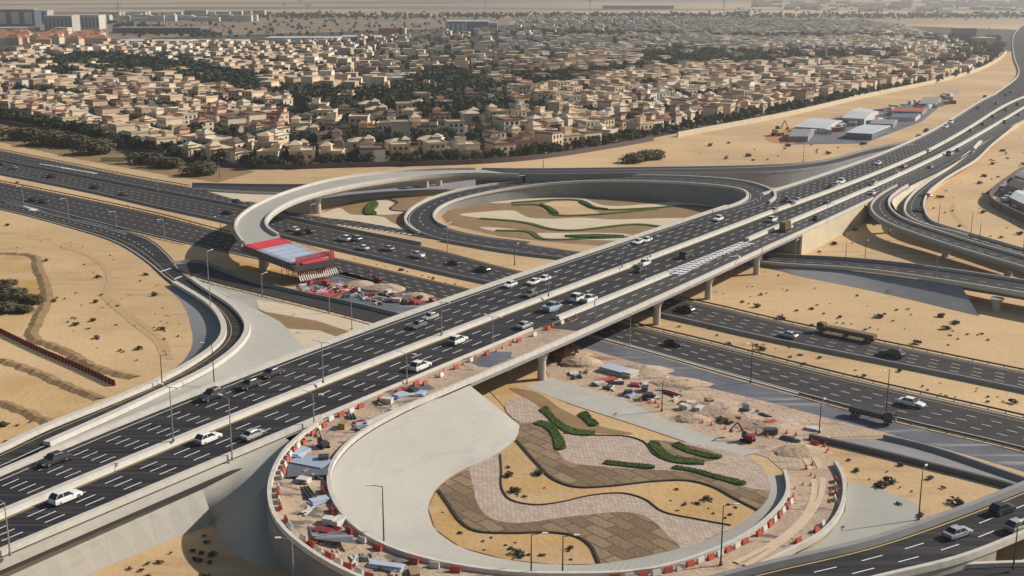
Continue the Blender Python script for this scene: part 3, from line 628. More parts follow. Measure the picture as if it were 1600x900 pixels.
# ---- garden inside the foreground loop
GB = [(812, 662), (806, 685), (770, 713), (715, 738), (683, 763), (669, 793), (680, 827), (720, 855), (790, 874), (870, 882), (935, 881), (1060, 857), (1140, 828), (1190, 790), (1203, 765), (1198, 742), (1170, 720), (1100, 702), (1000, 668), (900, 636), (830, 606), (790, 600), (760, 605)]
sheet('ground', GB, 'sand2', 'sandy bed of the garden inside the foreground loop', .10, sm=False)
def gbed(pts, m, label, z, name='garden_bed'): return sheet(name, pts, m, label, z, sm=True, step=1.5)
gbed([(730, 734), (782, 710), (784, 735), (785, 765), (800, 782), (837, 789), (875, 785), (925, 774), (975, 771), (1007, 780), (1037, 800), (1087, 811), (1142, 821), (1110, 840), (1062, 857), (1045, 838), (1030, 822), (1005, 805), (975, 800), (900, 806), (800, 817), (765, 808), (748, 790), (738, 755)], 'paver', 'winding herringbone paver path through the loop garden', .14, 'path')
gbed([(685, 764), (700, 787), (722, 817), (745, 830), (800, 833), (862, 832), (900, 838), (922, 852), (936, 881), (1000, 870), (1062, 857), (1045, 838), (1030, 822), (1005, 805), (975, 800), (900, 806), (800, 817), (765, 808), (748, 790), (738, 755), (730, 734), (708, 745)], 'stone', 'brown stone bed sweeping along the front of the loop garden', .15)
gbed([(807, 687), (837, 722), (867, 750), (900, 761), (950, 760), (1025, 752), (1075, 751), (1112, 760), (1150, 780), (1184, 797), (1199, 768), (1170, 762), (1100, 742), (1050, 735), (1020, 734), (945, 729), (890, 722), (870, 702), (858, 675), (835, 660), (813, 662)], 'stone', 'brown stone bed across the middle of the loop garden', .15)
gbed([(860, 674), (880, 677), (925, 680), (980, 682), (1005, 690), (1025, 712), (1050, 722), (1100, 726), (1175, 727), (1198, 745), (1199, 766), (1170, 762), (1100, 742), (1050, 735), (1020, 734), (945, 729), (890, 722), (870, 702)], 'paver', 'light paver field between the hedges of the loop garden', .14, 'path')
gbed([(1005, 688), (1060, 690), (1120, 700), (1175, 716), (1195, 738), (1170, 728), (1100, 724), (1050, 720), (1027, 710)], 'paver', 'light paver wedge at the right tip of the loop garden', .145, 'path')
gbed([(1015, 688), (1060, 692), (1130, 712), (1100, 722), (1055, 716), (1035, 702)], 'stone', 'small brown bed between two hedges near the dirt track', .155)
gbed([(795, 606), (835, 612), (880, 640), (935, 665), (990, 678), (930, 676), (895, 668), (850, 640), (822, 622)], 'brown', 'brown bed next to the concrete path under the overpass', .15)
gbed([(795, 625), (822, 622), (850, 645), (880, 672), (845, 660), (815, 660), (790, 640)], 'paver', 'pale paver patch at the foot of the concrete cone', .145, 'path')
def edging(pts, label, z=.16, w=.5, m='edge'):
    p = cr(L3(pts, z), 1.5); mb = MB(); mb.sweep(p, [(-w / 2, 0), (-w / 2, .18), (w / 2, .18), (w / 2, 0)]); return tag(obj('garden_edging', mb, M[m]), label, 'edging')
edging([(685, 766), (700, 787), (722, 817), (745, 830), (800, 833), (862, 832), (900, 838), (922, 852), (936, 880)], 'black curved edging along the front stone bed')
edging([(807, 688), (837, 722), (867, 750), (900, 761), (950, 760), (1025, 752), (1075, 751), (1112, 760), (1150, 780), (1184, 797)], 'black curved edging below the middle stone bed')
edging([(782, 710), (784, 735), (785, 765), (800, 782), (837, 789), (875, 785), (925, 774), (975, 771), (1007, 780), (1037, 800), (1087, 811), (1142, 821)], 'thin dark edging on the winding paver path', w=.25)
edging([(880, 677), (925, 680), (980, 682), (1005, 690), (1025, 712), (1050, 722), (1100, 726)], 'thin dark edging above the light paver field', w=.25)
def hedge(pts, label, z=.1, h=.3):
    w = cr(L3(pts, z), .8, True); mb = MB(); mb.slab([p + Vector((random.uniform(-.12, .12), random.uniform(-.12, .12), 0)) for p in w], h)
    o = obj('hedge', mb, M['hedge']); tag(o, label, 'hedge')
    lf = MB(); cx = sum(p.x for p in w) / len(w)
    ys = [p.y for p in w]; xs = [p.x for p in w]; tries = 0; k = 0; area = 0
    from mathutils.geometry import intersect_point_tri_2d
    tr = tessellate_polygon([w]); 
    while k < 700 and tries < 12000:
        tries += 1; t = random.choice(tr); a, b = random.random(), random.random()
        if a + b > 1: a, b = 1 - a, 1 - b
        q = w[t[0]] * (1 - a - b) + w[t[1]] * a + w[t[2]] * b + Vector((0, 0, h + random.uniform(-.05, .2))); r = random.uniform(.06, .13)
        n = Vector((random.gauss(0, 1), random.gauss(0, 1), random.gauss(.6, 1))).normalized(); u = n.orthogonal().normalized() * r; v = n.cross(u)
        lf.add([q + u, q + v, q - u, q - v], [(0, 1, 2, 3)]); k += 1
    obj('leaves', lf, M['hedge'], o, fix=False); return o
hedge([(844, 640), (854, 637), (865, 650), (882, 664), (905, 673), (930, 675), (925, 681), (895, 679), (872, 668), (855, 652)], 'long green hedge running down from the overpass beside the path')
hedge([(904, 648), (916, 645), (926, 655), (936, 664), (925, 667), (914, 658)], 'short isolated block of hedge near the grey concrete path')
hedge([(834, 662), (845, 659), (862, 663), (874, 676), (883, 702), (871, 704), (862, 680), (850, 668)], 'hooked hedge at the corner of the pale paver field')
hedge([(1015, 692), (1025, 691), (1040, 705), (1057, 715), (1100, 721), (1096, 726), (1052, 723), (1028, 711)], 'curved hedge on the upper edge of the light paver field')
hedge([(1051, 696), (1061, 693), (1082, 704), (1128, 714), (1122, 718), (1086, 711)], 'hedge nearest the dirt track at the right of the loop garden')
hedge([(943, 725), (947, 722), (985, 725), (1023, 729), (1021, 733), (980, 730)], 'straight thin hedge in the middle of the loop garden')
hedge([(1049, 732), (1056, 730), (1086, 734), (1125, 744), (1166, 755), (1161, 759), (1120, 749), (1082, 738)], 'long straight hedge on the right half of the loop garden')

sheet('pavement', [(733, 565), (768, 549), (800, 550), (797, 560), (765, 574), (748, 572)], 'newroad', 'dark bare asphalt patch in the construction strip on the overpass', 9.12, sm=False)
sheet('pavement', [(640, 610), (668, 600), (680, 607), (650, 620)], 'newroad', 'dark bare patch beside the lamp post at the construction strip', 9.12, sm=False)
sheet('pavement', [(450, 722), (515, 715), (512, 742), (448, 745)], 'newroad', 'dark bare patch across the top of the foreground loop', 8.75, sm=False)
sheet('pavement', [(480, 822), (540, 832), (560, 850), (490, 842)], 'newroad', 'dark bare patch at the bend of the foreground loop', 6.4, sm=False)
# ---- upper loop
UO = [(1100, 350, 9), (1150, 333, 9), (1192, 322, 9), (1212, 308, 9), (1200, 296, 8.9), (1162, 285, 8.6), (1100, 279, 8), (1000, 276, 7.2), (900, 278, 6.2), (800, 286, 5), (725, 297, 4), (675, 311, 3), (643, 328, 2), (633, 344, 1), (642, 358, .4), (672, 371, .1), (740, 385, .05), (800, 392, .05)]
UI = [(1060, 345, 9), (1110, 333, 9), (1155, 319, 9), (1169, 308, 9), (1158, 298, 8.9), (1130, 293, 8.6), (1070, 288, 8), (985, 285, 7.2), (900, 286, 6.2), (805, 295, 5), (745, 306, 4), (705, 317, 3), (682, 330, 2), (677, 340, 1), (688, 352, .4), (715, 361, .1), (760, 370, .05), (830, 378, .05)]
UL = Road(UO, UI, None, 3, 3)
UL.surf('road', 'asph', 'dark loop ramp circling the upper garden', .09)
marks('road_marking', [M['mark'], M['ymark']], [(UL.path(.5), .2, 6, 2.6, .14, 0, None, 0), (UL.path(.12), .16, None, 0, .14, 30, None, 0), (UL.path(.88), .16, None, 0, .14, 30, None, 0)], 'lane lines of the upper loop ramp')
uo = cutpath(UL.A, P(1200, 318, 9), P(655, 366, .2)); barrier(uo, 'pale outer parapet of the upper loop ramp', prof=[(-.4, -1), (-.4, 1.0), (.4, 1.0), (.4, 0)][::-1], scale=1.2)
ui = cutpath(UL.B, P(1110, 333, 9), P(700, 357, .2)); barrier(ui, 'pale inner parapet of the upper loop ramp', prof=[(-.4, -1), (-.4, 1.0), (.4, 1.0), (.4, 0)], scale=1.2)
wall_down(ui, 0, 'curved inner retaining wall of the upper loop facing its garden', 'concg', top=-.1); wall_down(uo, 0, 'curved outer retaining wall of the upper loop', 'conc', top=-.1)
sheet('ground', [(700, 350), (690, 338), (705, 322), (760, 306), (820, 300), (900, 296), (1000, 296), (1080, 302), (1130, 315), (1125, 330), (1040, 352), (940, 384), (860, 378), (780, 369)], 'brown', 'brown bed of the garden inside the upper loop', .05, sm=False)
Z = lambda L: [(800 + x / 4, 225 + y / 4) for x, y in L]
Z4 = lambda L: [(400 + x / 4, 225 + y / 4) for x, y in L]
gbed(Z([(-200, 340), (-100, 320), (0, 312), (170, 317), (330, 300), (450, 340), (600, 385), (850, 375), (1150, 345), (1290, 400), (1090, 385), (900, 398), (600, 410), (520, 398), (420, 352), (300, 347), (0, 367), (-150, 368)]), 'beige', 'upper beige path of the upper loop garden', .09, 'path')
gbed(Z([(-330, 440), (-200, 425), (0, 415), (60, 440), (110, 460), (250, 467), (430, 460), (600, 470), (1130, 465), (940, 515), (780, 500), (380, 537), (250, 530), (100, 490), (0, 475), (-200, 462)]), 'beige', 'middle beige path of the upper loop garden', .09, 'path')
gbed(Z([(-200, 520), (0, 530), (130, 555), (250, 555), (700, 560), (760, 575), (740, 600), (500, 600), (200, 592), (100, 545), (-100, 545)]), 'beige', 'lower beige path of the upper loop garden', .09, 'path')
gbed(Z([(180, 385), (260, 360), (400, 358), (470, 400), (545, 435), (400, 450), (280, 445)]), 'ground', 'pale sand bed in the upper loop garden', .10)
for q, l in ((Z([(0, 367), (300, 347), (420, 352), (520, 398), (600, 410), (900, 398), (1090, 385), (1290, 402)]), 'upper'), (Z([(0, 380), (170, 380), (230, 410), (290, 445), (530, 440), (900, 405)]), 'second'), (Z([(-200, 465), (0, 480), (100, 495), (250, 532), (380, 540), (780, 502), (940, 517)]), 'third'), (Z([(-100, 540), (100, 548), (200, 594), (500, 590), (740, 580)]), 'lowest')):
    edging(q, 'dark green planted edging, %s line of the upper loop garden' % l, w=2.4, m='hedge')
hedge(Z([(430, 360), (520, 398), (600, 412), (520, 405), (425, 366)]), 'thin green hedge on the upper curve of the upper loop garden', h=.6)
hedge(Z([(180, 382), (230, 395), (290, 440), (265, 438), (215, 405)]), 'short green hedge at the sand bed of the upper loop garden', h=.6)
hedge(Z([(330, 578), (520, 572), (700, 578), (500, 590)]), 'thin green hedge low in the upper loop garden', h=.6)
sheet('garden_bed', Z4([(400, 450), (440, 410), (520, 390), (620, 350), (900, 320), (1080, 325), (960, 400), (920, 450), (940, 530), (800, 510), (600, 475)]), 'brown', 'brown garden bed between the flyover pier and the upper loop', .04, sm=False)
gbed(Z4([(400, 452), (520, 400), (600, 440), (700, 445), (790, 455), (850, 490), (940, 535), (800, 512), (600, 478)]), 'beige', 'beige path strip beside the collector road', .08, 'path')
gbed(Z4([(740, 350), (830, 355), (860, 375), (830, 400), (850, 415), (930, 425), (860, 440), (760, 440), (735, 420), (765, 385)]), 'beige', 'beige path winding past the bright green hedge', .08, 'path')
hedge(Z4([(680, 425), (700, 385), (735, 360), (765, 378), (735, 415), (750, 442), (700, 445)]), 'bright green hedge patch left of the upper loop', h=.7)
edging(Z4([(820, 340), (885, 365), (840, 400), (860, 415), (935, 422)]), 'dark wavy edging left of the upper loop', w=.7)

# ---- flyover ramp with its unfinished end
FFo = [(1425, 221, 5), (1362, 233, 5.5), (1275, 254, 6.5), (1200, 260, 7), (1000, 264, 8), (800, 266, 8.5), (737, 265, 8.8), (625, 269, 9), (525, 281, 9.5), (450, 301, 9.5), (400, 322, 9.5), (374, 340, 9.5), (366, 355, 9.5), (370, 369, 9.4), (379, 381, 9.3)]
FFi = [(1428, 228, 5), (1362, 243, 5.5), (1287, 262, 6.5), (1200, 271, 7), (1000, 273, 8), (800, 275, 8.5), (745, 273, 8.8), (650, 278, 9), (550, 292, 9.5), (470, 312, 9.5), (430, 332, 9.5), (416, 349, 9.5), (421, 360, 9.4), (436, 369, 9.3)]
FR = Road(FFo, FFi, None, 3, 4)
FR.surf('road', 'conc2', 'bare concrete surface of the curved flyover ramp', .06)
fro = FR.A; fri = FR.B; K1 = min(range(len(fro)), key=lambda i: (fro[i] - P(742, 265, 8.8)).length)
rd = MB(); rd.strip(up([a.lerp(b, .1) for a, b in zip(fro[:K1], fri[:K1])], .12), up([a.lerp(b, .9) for a, b in zip(fro[:K1], fri[:K1])], .12)); S('road', rd, M['asph'], 'asphalt ramp on top of the long retaining wall behind the upper loop')
fl = empty('flyover_ramp', (fro[-1].x, fro[-1].y, 0)); tag(fl, 'curved pale concrete flyover ramp on thick piers ending in red formwork', 'bridge'); fb0 = fl.location.copy()
mb = MB(); vs = []; fs = []
dk = list(zip(fro[K1:], fri[K1:]))
for a, b in dk:
    n = (b - a); n.z = 0; n = n.normalized(); z = Vector((0, 0, 1))
    for p in (a - n * .5, b + n * .5, b + n * .5 - z * .9, b - n * 1.6 - z * 1.3, b - n * 3 - z * 2.4, a + n * 3 - z * 2.4, a + n * 1.6 - z * 1.3, a - n * .5 - z * .9): vs.append(p - fb0)
for i in range(len(dk) - 1):
    for j in range(8): fs.append((i * 8 + j, i * 8 + (j + 1) % 8, i * 8 + 8 + (j + 1) % 8, i * 8 + 8 + j))
fs += [tuple(range(7, -1, -1)), tuple((len(dk) - 1) * 8 + j for j in range(8))]; mb.add(vs, fs); obj('deck', mb, M['conc'], fl)
for pth, o_ in ((fro, -.3), (fri, .3)):
    q = MB(); q.sweep([p - fb0 for p in offs(pth[K1:], o_)], [(-.45, -.6), (-.4, 1.1), (.4, 1.1), (.45, -.6)]); obj('parapet', q, M['concw'], fl)
def pier(parent, base, px, py, ztop, r=1.3, hammer=0, ang=0, px_z=0):
    c = P(px, py, 0); pm = MB(); rings = []
    for z, rr in ((0, r), (ztop - 2.6, r), (ztop - 1.2, r * 1.3), (ztop - .2, r * 1.9)): rings.append([c + Vector((math.cos(t * math.pi / 8) * rr, math.sin(t * math.pi / 8) * rr, z)) - base for t in range(16)])
    for r0, r1 in zip(rings, rings[1:]): pm.strip(r0 + [r0[0]], r1 + [r1[0]])
    pm.poly(rings[-1]); return obj('pier', pm, M['conc'], parent, smooth_shade=True)
pier(fl, fb0, 496, 333, 7.3, 1.6); pier(fl, fb0, 665, 293, 6.8, 1.5); pier(fl, fb0, 686, 290, 6.7, 1.5); pier(fl, fb0, 413, 420, 7.0, 1.8)
for pth, i_, l in ((fro[:K1], -1, 'far'), (fri[:K1], 1, 'near')):
    q = offs(pth, .3 * i_); barrier(q, 'grey parapet on the %s side of the long ramp behind the upper loop' % l, m='concg', prof=[(-.35, 0), (-.3, 1.0), (.3, 1.0), (.35, 0)])
wall_down(offs(fri[:K1], .6), 0, 'long grey retaining wall behind the upper loop', 'concg', top=0, inward=-1); wall_down(offs(fro[:K1], -.6), 0, 'far face of the long ramp wall below the villas', 'concg')
ew = MB(); a, b = fro[K1], fri[K1]; ew.hexa([Vector((a.x, a.y, 0)), Vector((b.x, b.y, 0)), Vector((b.x + 1.5, b.y, 0)), Vector((a.x + 1.5, a.y, 0)), a - Vector((0, 0, .4)), b - Vector((0, 0, .4)), b + Vector((1.5, 0, -.4)), a + Vector((1.5, 0, -.4))])
tag(obj('abutment_wall', ew, M['concg']), 'end wall where the flyover meets the long ramp', 'wall')
G1 = Road([(300, 289), (400, 291), (480, 291), (560, 287), (660, 280), (740, 272)], [(300, 297), (400, 303), (480, 304), (570, 299), (660, 292), (760, 284)], 0); G1.surf('road', 'asph', 'slip road passing behind and under the curved flyover', .05)
barrier(offs(G1.A, -.4), 'grey barrier on the far side of the slip road behind the flyover', m='concg'); barrier(offs(part(G1.B, 300, 480), .4), 'pale barrier on the near side of the slip road behind the flyover')
sheet('pavement', [(500, 303), (560, 299), (660, 290), (748, 280), (740, 292), (640, 300), (560, 308), (500, 312)], 'concg', 'grey-blue concrete slope under the flyover', .08, sm=False)
sheet('pavement', [(305, 294), (375, 300), (470, 305), (430, 315), (380, 315)], 'beige', 'pale painted gore where the slip road leaves the collector', .06, sm=False)
sheet('pavement', [(1215, 312), (1240, 290), (1290, 272), (1362, 250), (1400, 236), (1330, 275)], 'conc2', 'pale concrete triangle between the long ramp and the highway', .06, sm=False)

# red formwork at the unfinished end of the flyover
A0, B0 = P(380, 383, 9.2), P(437, 371, 9.2); A1, B1 = P(462, 414, 6.9), P(520, 404, 6.9)
fw = empty('formwork_platform', (A1.x, A1.y, 0)); fo0 = fw.location.copy(); tag(fw, 'unfinished end of the flyover with pale blue deck sheets and red formwork', 'formwork')
def dp(u, v, dz=0): return A0.lerp(A1, u).lerp(B0.lerp(B1, u), v) + Vector((0, 0, dz)) - fo0
def plate(u0, u1, v0, v1, m, nm, dz=.0, th=.35):
    q = MB(); c = [dp(u0, v0, dz), dp(u0, v1, dz), dp(u1, v1, dz), dp(u1, v0, dz)]; q.hexa([p - Vector((0, 0, th)) for p in c] + c); return obj(nm, q, M[m], fw)
plate(0, 1.02, -.06, 1.02, 'rail', 'girder', -.5, 1.6); plate(0, .26, 0, 1, 'pinksheet', 'red_sheet'); plate(.262, .92, 0, 1, 'bluesheet', 'deck_sheet')
plate(.922, 1.0, .2, .9, 'pinksheet', 'red_sheet')
for u0 in np.linspace(.3, .88, 5): plate(u0, u0 + .012, 0, 1, 'concg', 'joint', .06, .06)
for v in (-.05, 1.01):
    q = MB()
    for u in np.linspace(0, .95, 24): p = dp(u, v); q.tube(p, p + Vector((0, 0, 1.2)), .06, n=5)
    for h in (.6, 1.15): q.tube(dp(0, v, h), dp(.95, v, h), .05, n=5)
    obj('railing', q, M['rail'], fw)
# scaffold tower with ribbed red shutter face
SA, SB = P(468, 446, 0), P(528, 432, 0)
sc = empty('scaffold_tower', SA); tag(sc, 'red ribbed shutter tower standing at the end of the unfinished flyover', 'scaffold')
ux = (SB - SA); wdt = ux.length; ux.normalize(); uy = Vector((-ux.y, ux.x, 0)); dpt = 9
q = MB()
for i in range(19):
    x = wdt * i / 18
    q.tube(ux * x + uy * .2, ux * x + uy * .2 + Vector((0, 0, 6.0)), .10, n=5)
obj('props', q, M['redsteel'], sc)
q = MB()
for i in range(18):
    x = wdt * (i + .5) / 18; a = ux * x + uy * .8 + Vector((0, 0, 3.6)); b = ux * x + uy * 1.6 + Vector((0, 0, 8.6)); w2 = ux * (wdt / 18 * .42)
    q.hexa([a - w2, a + w2, b + w2, b - w2, a - w2 + Vector((0, 0, .3)), a + w2 + Vector((0, 0, .3)), b + w2 + Vector((0, 0, .3)), b - w2 + Vector((0, 0, .3))])
obj('shutter', q, M['redsteel'], sc)
q = MB()
for i in range(18):
    x = wdt * (i + .35) / 18; a = ux * x - uy * .6 + Vector((0, 0, 1.3)); b = ux * x + uy * .7 + Vector((0, 0, 3.3)); w2 = ux * .22
    q.hexa([a - w2, a + w2, b + w2, b - w2, a - w2 + Vector((0, 0, .2)), a + w2 + Vector((0, 0, .2)), b + w2 + Vector((0, 0, .2)), b - w2 + Vector((0, 0, .2))])
obj('stiffener', q, M['white'], sc)
q = MB()
for i in range(7):
    for j in range(4):
        c = ux * (wdt * i / 6) + uy * (1 + j * 2.6); q.tube(c, c + Vector((0, 0, 5.4)), .09, n=5)
for h in (1.8, 3.6, 5.4):
    for j in range(4): q.tube(uy * (1 + j * 2.6) + Vector((0, 0, h)), ux * wdt + uy * (1 + j * 2.6) + Vector((0, 0, h)), .07, n=5)
obj('frame', q, M['redsteel'], sc)

# ---- elevated ramps on the right
R1 = Road([(1520, 229, 3.2), (1460, 263, 4.8), (1420, 282, 5.8), (1385, 299, 6.6), (1364, 315, 7), (1360, 330, 7), (1380, 348, 6.6), (1450, 375, 5.8), (1525, 399, 5.5), (1600, 421, 5.5), (1720, 458, 5.5)],
          [(1525, 234, 3.2), (1480, 262, 4.8), (1440, 281, 5.8), (1405, 300, 6.6), (1390, 315, 7), (1394, 330, 7), (1414, 345, 6.6), (1475, 366, 5.8), (1540, 386, 5.5), (1600, 403, 5.5), (1720, 438, 5.5)], None, 3, 4)
R1.surf('road', 'asph', 'curved elevated slip road leaving the highway on the right', .07)
r1 = empty('slip_road_viaduct', P(1477, 400, 0)); tag(r1, 'curved viaduct on hammerhead piers leaving the highway at right', 'bridge'); rb0 = r1.location.copy()
def deck_of(R_, root, b0, i0, i1=None, th=2.0, m='concg'):
    mb = MB(); vs = []; fs = []; dk = list(zip(R_.A, R_.B))[i0:i1]
    for a, b in dk:
        n = (b - a); n.z = 0; n = n.normalized(); z = Vector((0, 0, 1))
        for p in (a - n * .6, b + n * .6, b + n * .6 - z * .7, b - n * 2 - z * th, a + n * 2 - z * th, a - n * .6 - z * .7): vs.append(p - b0)
    for i in range(len(dk) - 1):
        for j in range(6): fs.append((i * 6 + j, i * 6 + (j + 1) % 6, i * 6 + 6 + (j + 1) % 6, i * 6 + 6 + j))
    fs += [tuple(range(5, -1, -1)), tuple((len(dk) - 1) * 6 + j for j in range(6))]; mb.add(vs, fs); obj('deck', mb, M[m], root)
    for pth, o_ in ((R_.A, -.35), (R_.B, .35)):
        q = MB(); q.sweep([p - b0 for p in offs(pth[i0:i1], o_)], [(-.35, -.4), (-.3, 1.0), (.3, 1.0), (.35, -.4)]); obj('parapet', q, M['concw'] if o_ > 0 else M['conc'], root)
i0 = min(range(len(R1.A)), key=lambda i: (R1.A[i] - P(1400, 292, 6)).length)
deck_of(R1, r1, rb0, i0)
for px, py, zt in ((1386, 364, 5.0), (1477, 401, 4.2), (1575, 431, 4.0), (1690, 466, 4)): pier(r1, rb0, px, py, zt, 1.3)
R2 = Road([(1545, 207, 2), (1512, 240, 2.8), (1450, 284, 4), (1424, 305, 4.5), (1412, 325, 4.8), (1418, 341, 5), (1450, 355, 5.2), (1487, 364, 5.3), (1600, 398, 5.4), (1720, 434, 5.4)],
          [(1590, 195, 1.5), (1550, 228, 2.2), (1525, 252, 2.8), (1475, 283, 3.8), (1450, 305, 4.3), (1445, 328, 4.6), (1460, 349, 4.9), (1487, 358, 5.2), (1600, 391, 5.4), (1720, 426, 5.4)], None, 3, 4)
R2.surf('road', 'asph', 'second slip road bending round the cream island on the right', .03)
marks('road_marking', [M['mark'], M['ymark']], [(R1.path(.5), .2, 6, 2.6, .12, 0, None, 0), (R2.path(.35), .2, 6, 2.6, .12, 0, None, 0), (R2.path(.08), .2, None, 0, .12, 0, None, 0), (R2.path(.92), .2, None, 0, .12, 0, None, 0), (L3([(1533, 220), (1526, 228), (1518, 238)], 3.1), 2.2, None, 0, .12, 0, None, 0)], 'lane lines and white gore of the slip roads on the right')
barrier(offs(part(R2.B, 1400, 1800), .3), 'pale outer parapet of the second slip road on the right', prof=[(-.35, -1), (-.3, 1.0), (.3, 1.0), (.35, -1)])
barrier(offs(part(R2.A, 1400, 1515), -.3), 'pale inner parapet of the second slip road beside the cream island', prof=[(-.35, -1), (-.3, 1.0), (.3, 1.0), (.35, -1)])
q2 = offs(R2.B, .7, -.3); skirt(q2, [Vector((p.x, p.y, .02)) for p in offs(R2.B, 8)], 'ground', 'sandy slope outside the second slip road')
mi_ = MB(); Ai = cr([P(1512, 238, 3.2), P(1475, 264, 4.2), P(1440, 281, 4.8), P(1408, 300, 6), P(1394, 315, 6.2), P(1400, 328, 6)], 3); Bi = cr([P(1514, 242, 2.8), P(1480, 268, 3.4), P(1450, 285, 3.9), P(1424, 305, 3), P(1410, 322, 1.2), P(1404, 335, .3)], 3); n = 40; mi_.strip(resamp(Ai, n), resamp(Bi, n)); S('traffic_island', mi_, M['cream'], 'long cream concrete island between the slip roads on the right')
R4 = Road([(1080, 392, .1), (1150, 397, .3), (1225, 402, 1), (1325, 407, 2.5), (1450, 420, 4.2), (1600, 442, 5.5), (1720, 462, 5.5)], [(1080, 400, .1), (1150, 408, .3), (1220, 415, 1), (1325, 421, 2.5), (1425, 433, 4), (1600, 461, 5.5), (1720, 482, 5.5)], None, 3)
R4.surf('road', 'asph', 'ramp rising from under the overpass towards the right edge', .07)
marks('road_marking', [M['mark']], [(R4.path(.5), .2, 6, 2.6, .12, 0, None, 0)], 'lane dashes of the ramp rising to the right edge')
r4 = empty('ramp_bridge', P(1556, 486, 0)); tag(r4, 'low ramp bridge with a single column near the right edge', 'bridge'); i4 = min(range(len(R4.A)), key=lambda i: (R4.A[i] - P(1440, 419, 4.2)).length)
deck_of(R4, r4, r4.location.copy(), i4); pier(r4, r4.location.copy(), 1556, 486, 4.2, 1.1)
barrier(offs(R4.B[:i4 + 1], .3), 'pale near parapet of the ramp rising to the right', prof=[(-.35, -.6), (-.3, 1.0), (.3, 1.0), (.35, -.6)]); barrier(offs(R4.A[:i4 + 1], -.3), 'grey far parapet of the ramp rising to the right', m='concg')
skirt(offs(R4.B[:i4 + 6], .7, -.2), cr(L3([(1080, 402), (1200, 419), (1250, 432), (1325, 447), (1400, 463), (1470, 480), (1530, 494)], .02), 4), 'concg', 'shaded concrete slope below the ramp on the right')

# ---- bottom right road
BR = Road([(1000, 948, 5), (1130, 912, 6), (1200, 893, 6.6), (1350, 859, 7), (1450, 826, 7), (1600, 768, 7), (1800, 680, 7)], [(1080, 990, 5), (1200, 948, 6.2), (1300, 923, 6.8), (1375, 903, 7), (1487, 877, 7), (1600, 833, 7), (1800, 745, 7)], None, 3, 3)
BR.surf('road', 'asphM', 'curving two lane road crossing the bottom right corner', .08)
marks('road_marking', [M['mark'], M['ymark']], [(BR.path(.36), .22, 9, 4.2, .13, 0, None, 0), (BR.path(.68), .22, 9, 4.2, .13, 4, None, 0), (BR.path(.06), .25, None, 0, .13, 0, None, 1), (BR.path(.96), .25, None, 0, .13, 0, None, 1)], 'white lane dashes and yellow edge lines of the bottom right road')
barrier(offs(BR.A, -.7), 'blue-grey outer parapet of the bottom right road', m='concg', prof=[(-.6, -1), (-.5, 1.2), (.4, 1.2), (.6, 0)], scale=1.2)
barrier(offs(BR.B, .7), 'pale near parapet of the bottom right road', prof=[(-.5, 0), (-.4, 1.0), (.4, 1.0), (.5, -1)])
wall_down(offs(BR.A, -1.2), 0, 'outer retaining wall of the bottom right road', 'conc'); wall_down(part(offs(BR.B, 1.0), 1000, 1570), 0, 'pale retaining wall below the bottom right road', 'conc', inward=-1)
SR = Road([(1437, 893, 5.5), (1520, 886, 5.5), (1600, 884, 5.5), (1750, 880, 5.5)], [(1400, 960, 5.5), (1500, 960, 5.5), (1600, 960, 5.5), (1750, 960, 5.5)], None, 3); SR.surf('road', 'asphM', 'strip of another road in the extreme bottom right corner')
barrier(SR.A, 'pale parapet in the extreme bottom right corner', prof=[(-.4, -1), (-.4, .8), (.4, .8), (.4, 0)])

# ---- left foreground: sand works
sheet('ground', [(-150, 560), (0, 560), (60, 585), (160, 632), (60, 668), (0, 690), (-150, 740)], 'sand2', 'yellow excavated sand pit at the left edge', .05, sm=False)
sheet('ground', [(-100, 395), (0, 395), (45, 400), (62, 430), (70, 450), (70, 480), (52, 510), (60, 530), (0, 520), (-100, 500)], 'sand2', 'yellow sandy hollow at the left edge', .04)
sheet('ground', [(370, 408), (400, 413), (466, 432), (466, 446), (430, 448), (395, 438), (375, 420)], 'sand2', 'bright yellow sand patch below the unfinished flyover', .06, cat='ground')
def berm(pts, label, h=.55, w=2.0, m='brown'):
    p = cr(L3(pts, 0), 1.5); mb = MB(); vs = []
    for i, (c, s) in enumerate(zip(p, side(p))):
        hh = h * random.uniform(.5, 1.2); j = random.uniform(-.4, .4); vs += [c + s * (j - w), c + s * j + Vector((0, 0, hh)), c + s * (j + w)]
    fs = []
    for i in range(len(p) - 1): a = i * 3; fs += [(a, a + 1, a + 4, a + 3), (a + 1, a + 2, a + 5, a + 4)]
    mb.add(vs, fs); return S('berm', mb, M[m], label)
for tp, tl in (([(160, 462), (185, 485), (215, 510), (243, 532), (258, 560)], 'first'), ([(170, 462), (198, 487), (228, 510), (255, 532), (266, 562)], 'second'), ([(95, 385), (140, 400), (170, 430), (165, 460)], 'third'), ([(1490, 318), (1488, 330), (1498, 345), (1512, 358)], 'right')):
    tpp = cr(L3(tp, 0), 2); q = MB(); q.strip(offs(tpp, -.9, .05), offs(tpp, .9, .05)); S('dirt_track', q, M['track'], 'faint %s wheel track on the sand' % tl)
berm([(-60, 398), (20, 397), (50, 400), (58, 420), (70, 446), (72, 470), (55, 505), (52, 528), (100, 548), (150, 575), (210, 591)], 'winding rubble berm across the sand on the left')
berm([(0, 562), (50, 580), (100, 602), (157, 624)], 'dark earth bank above the yellow sand pit', m='brown')
berm([(0, 628), (40, 645), (75, 662)], 'low broken earth bank at the far left', m='brown')
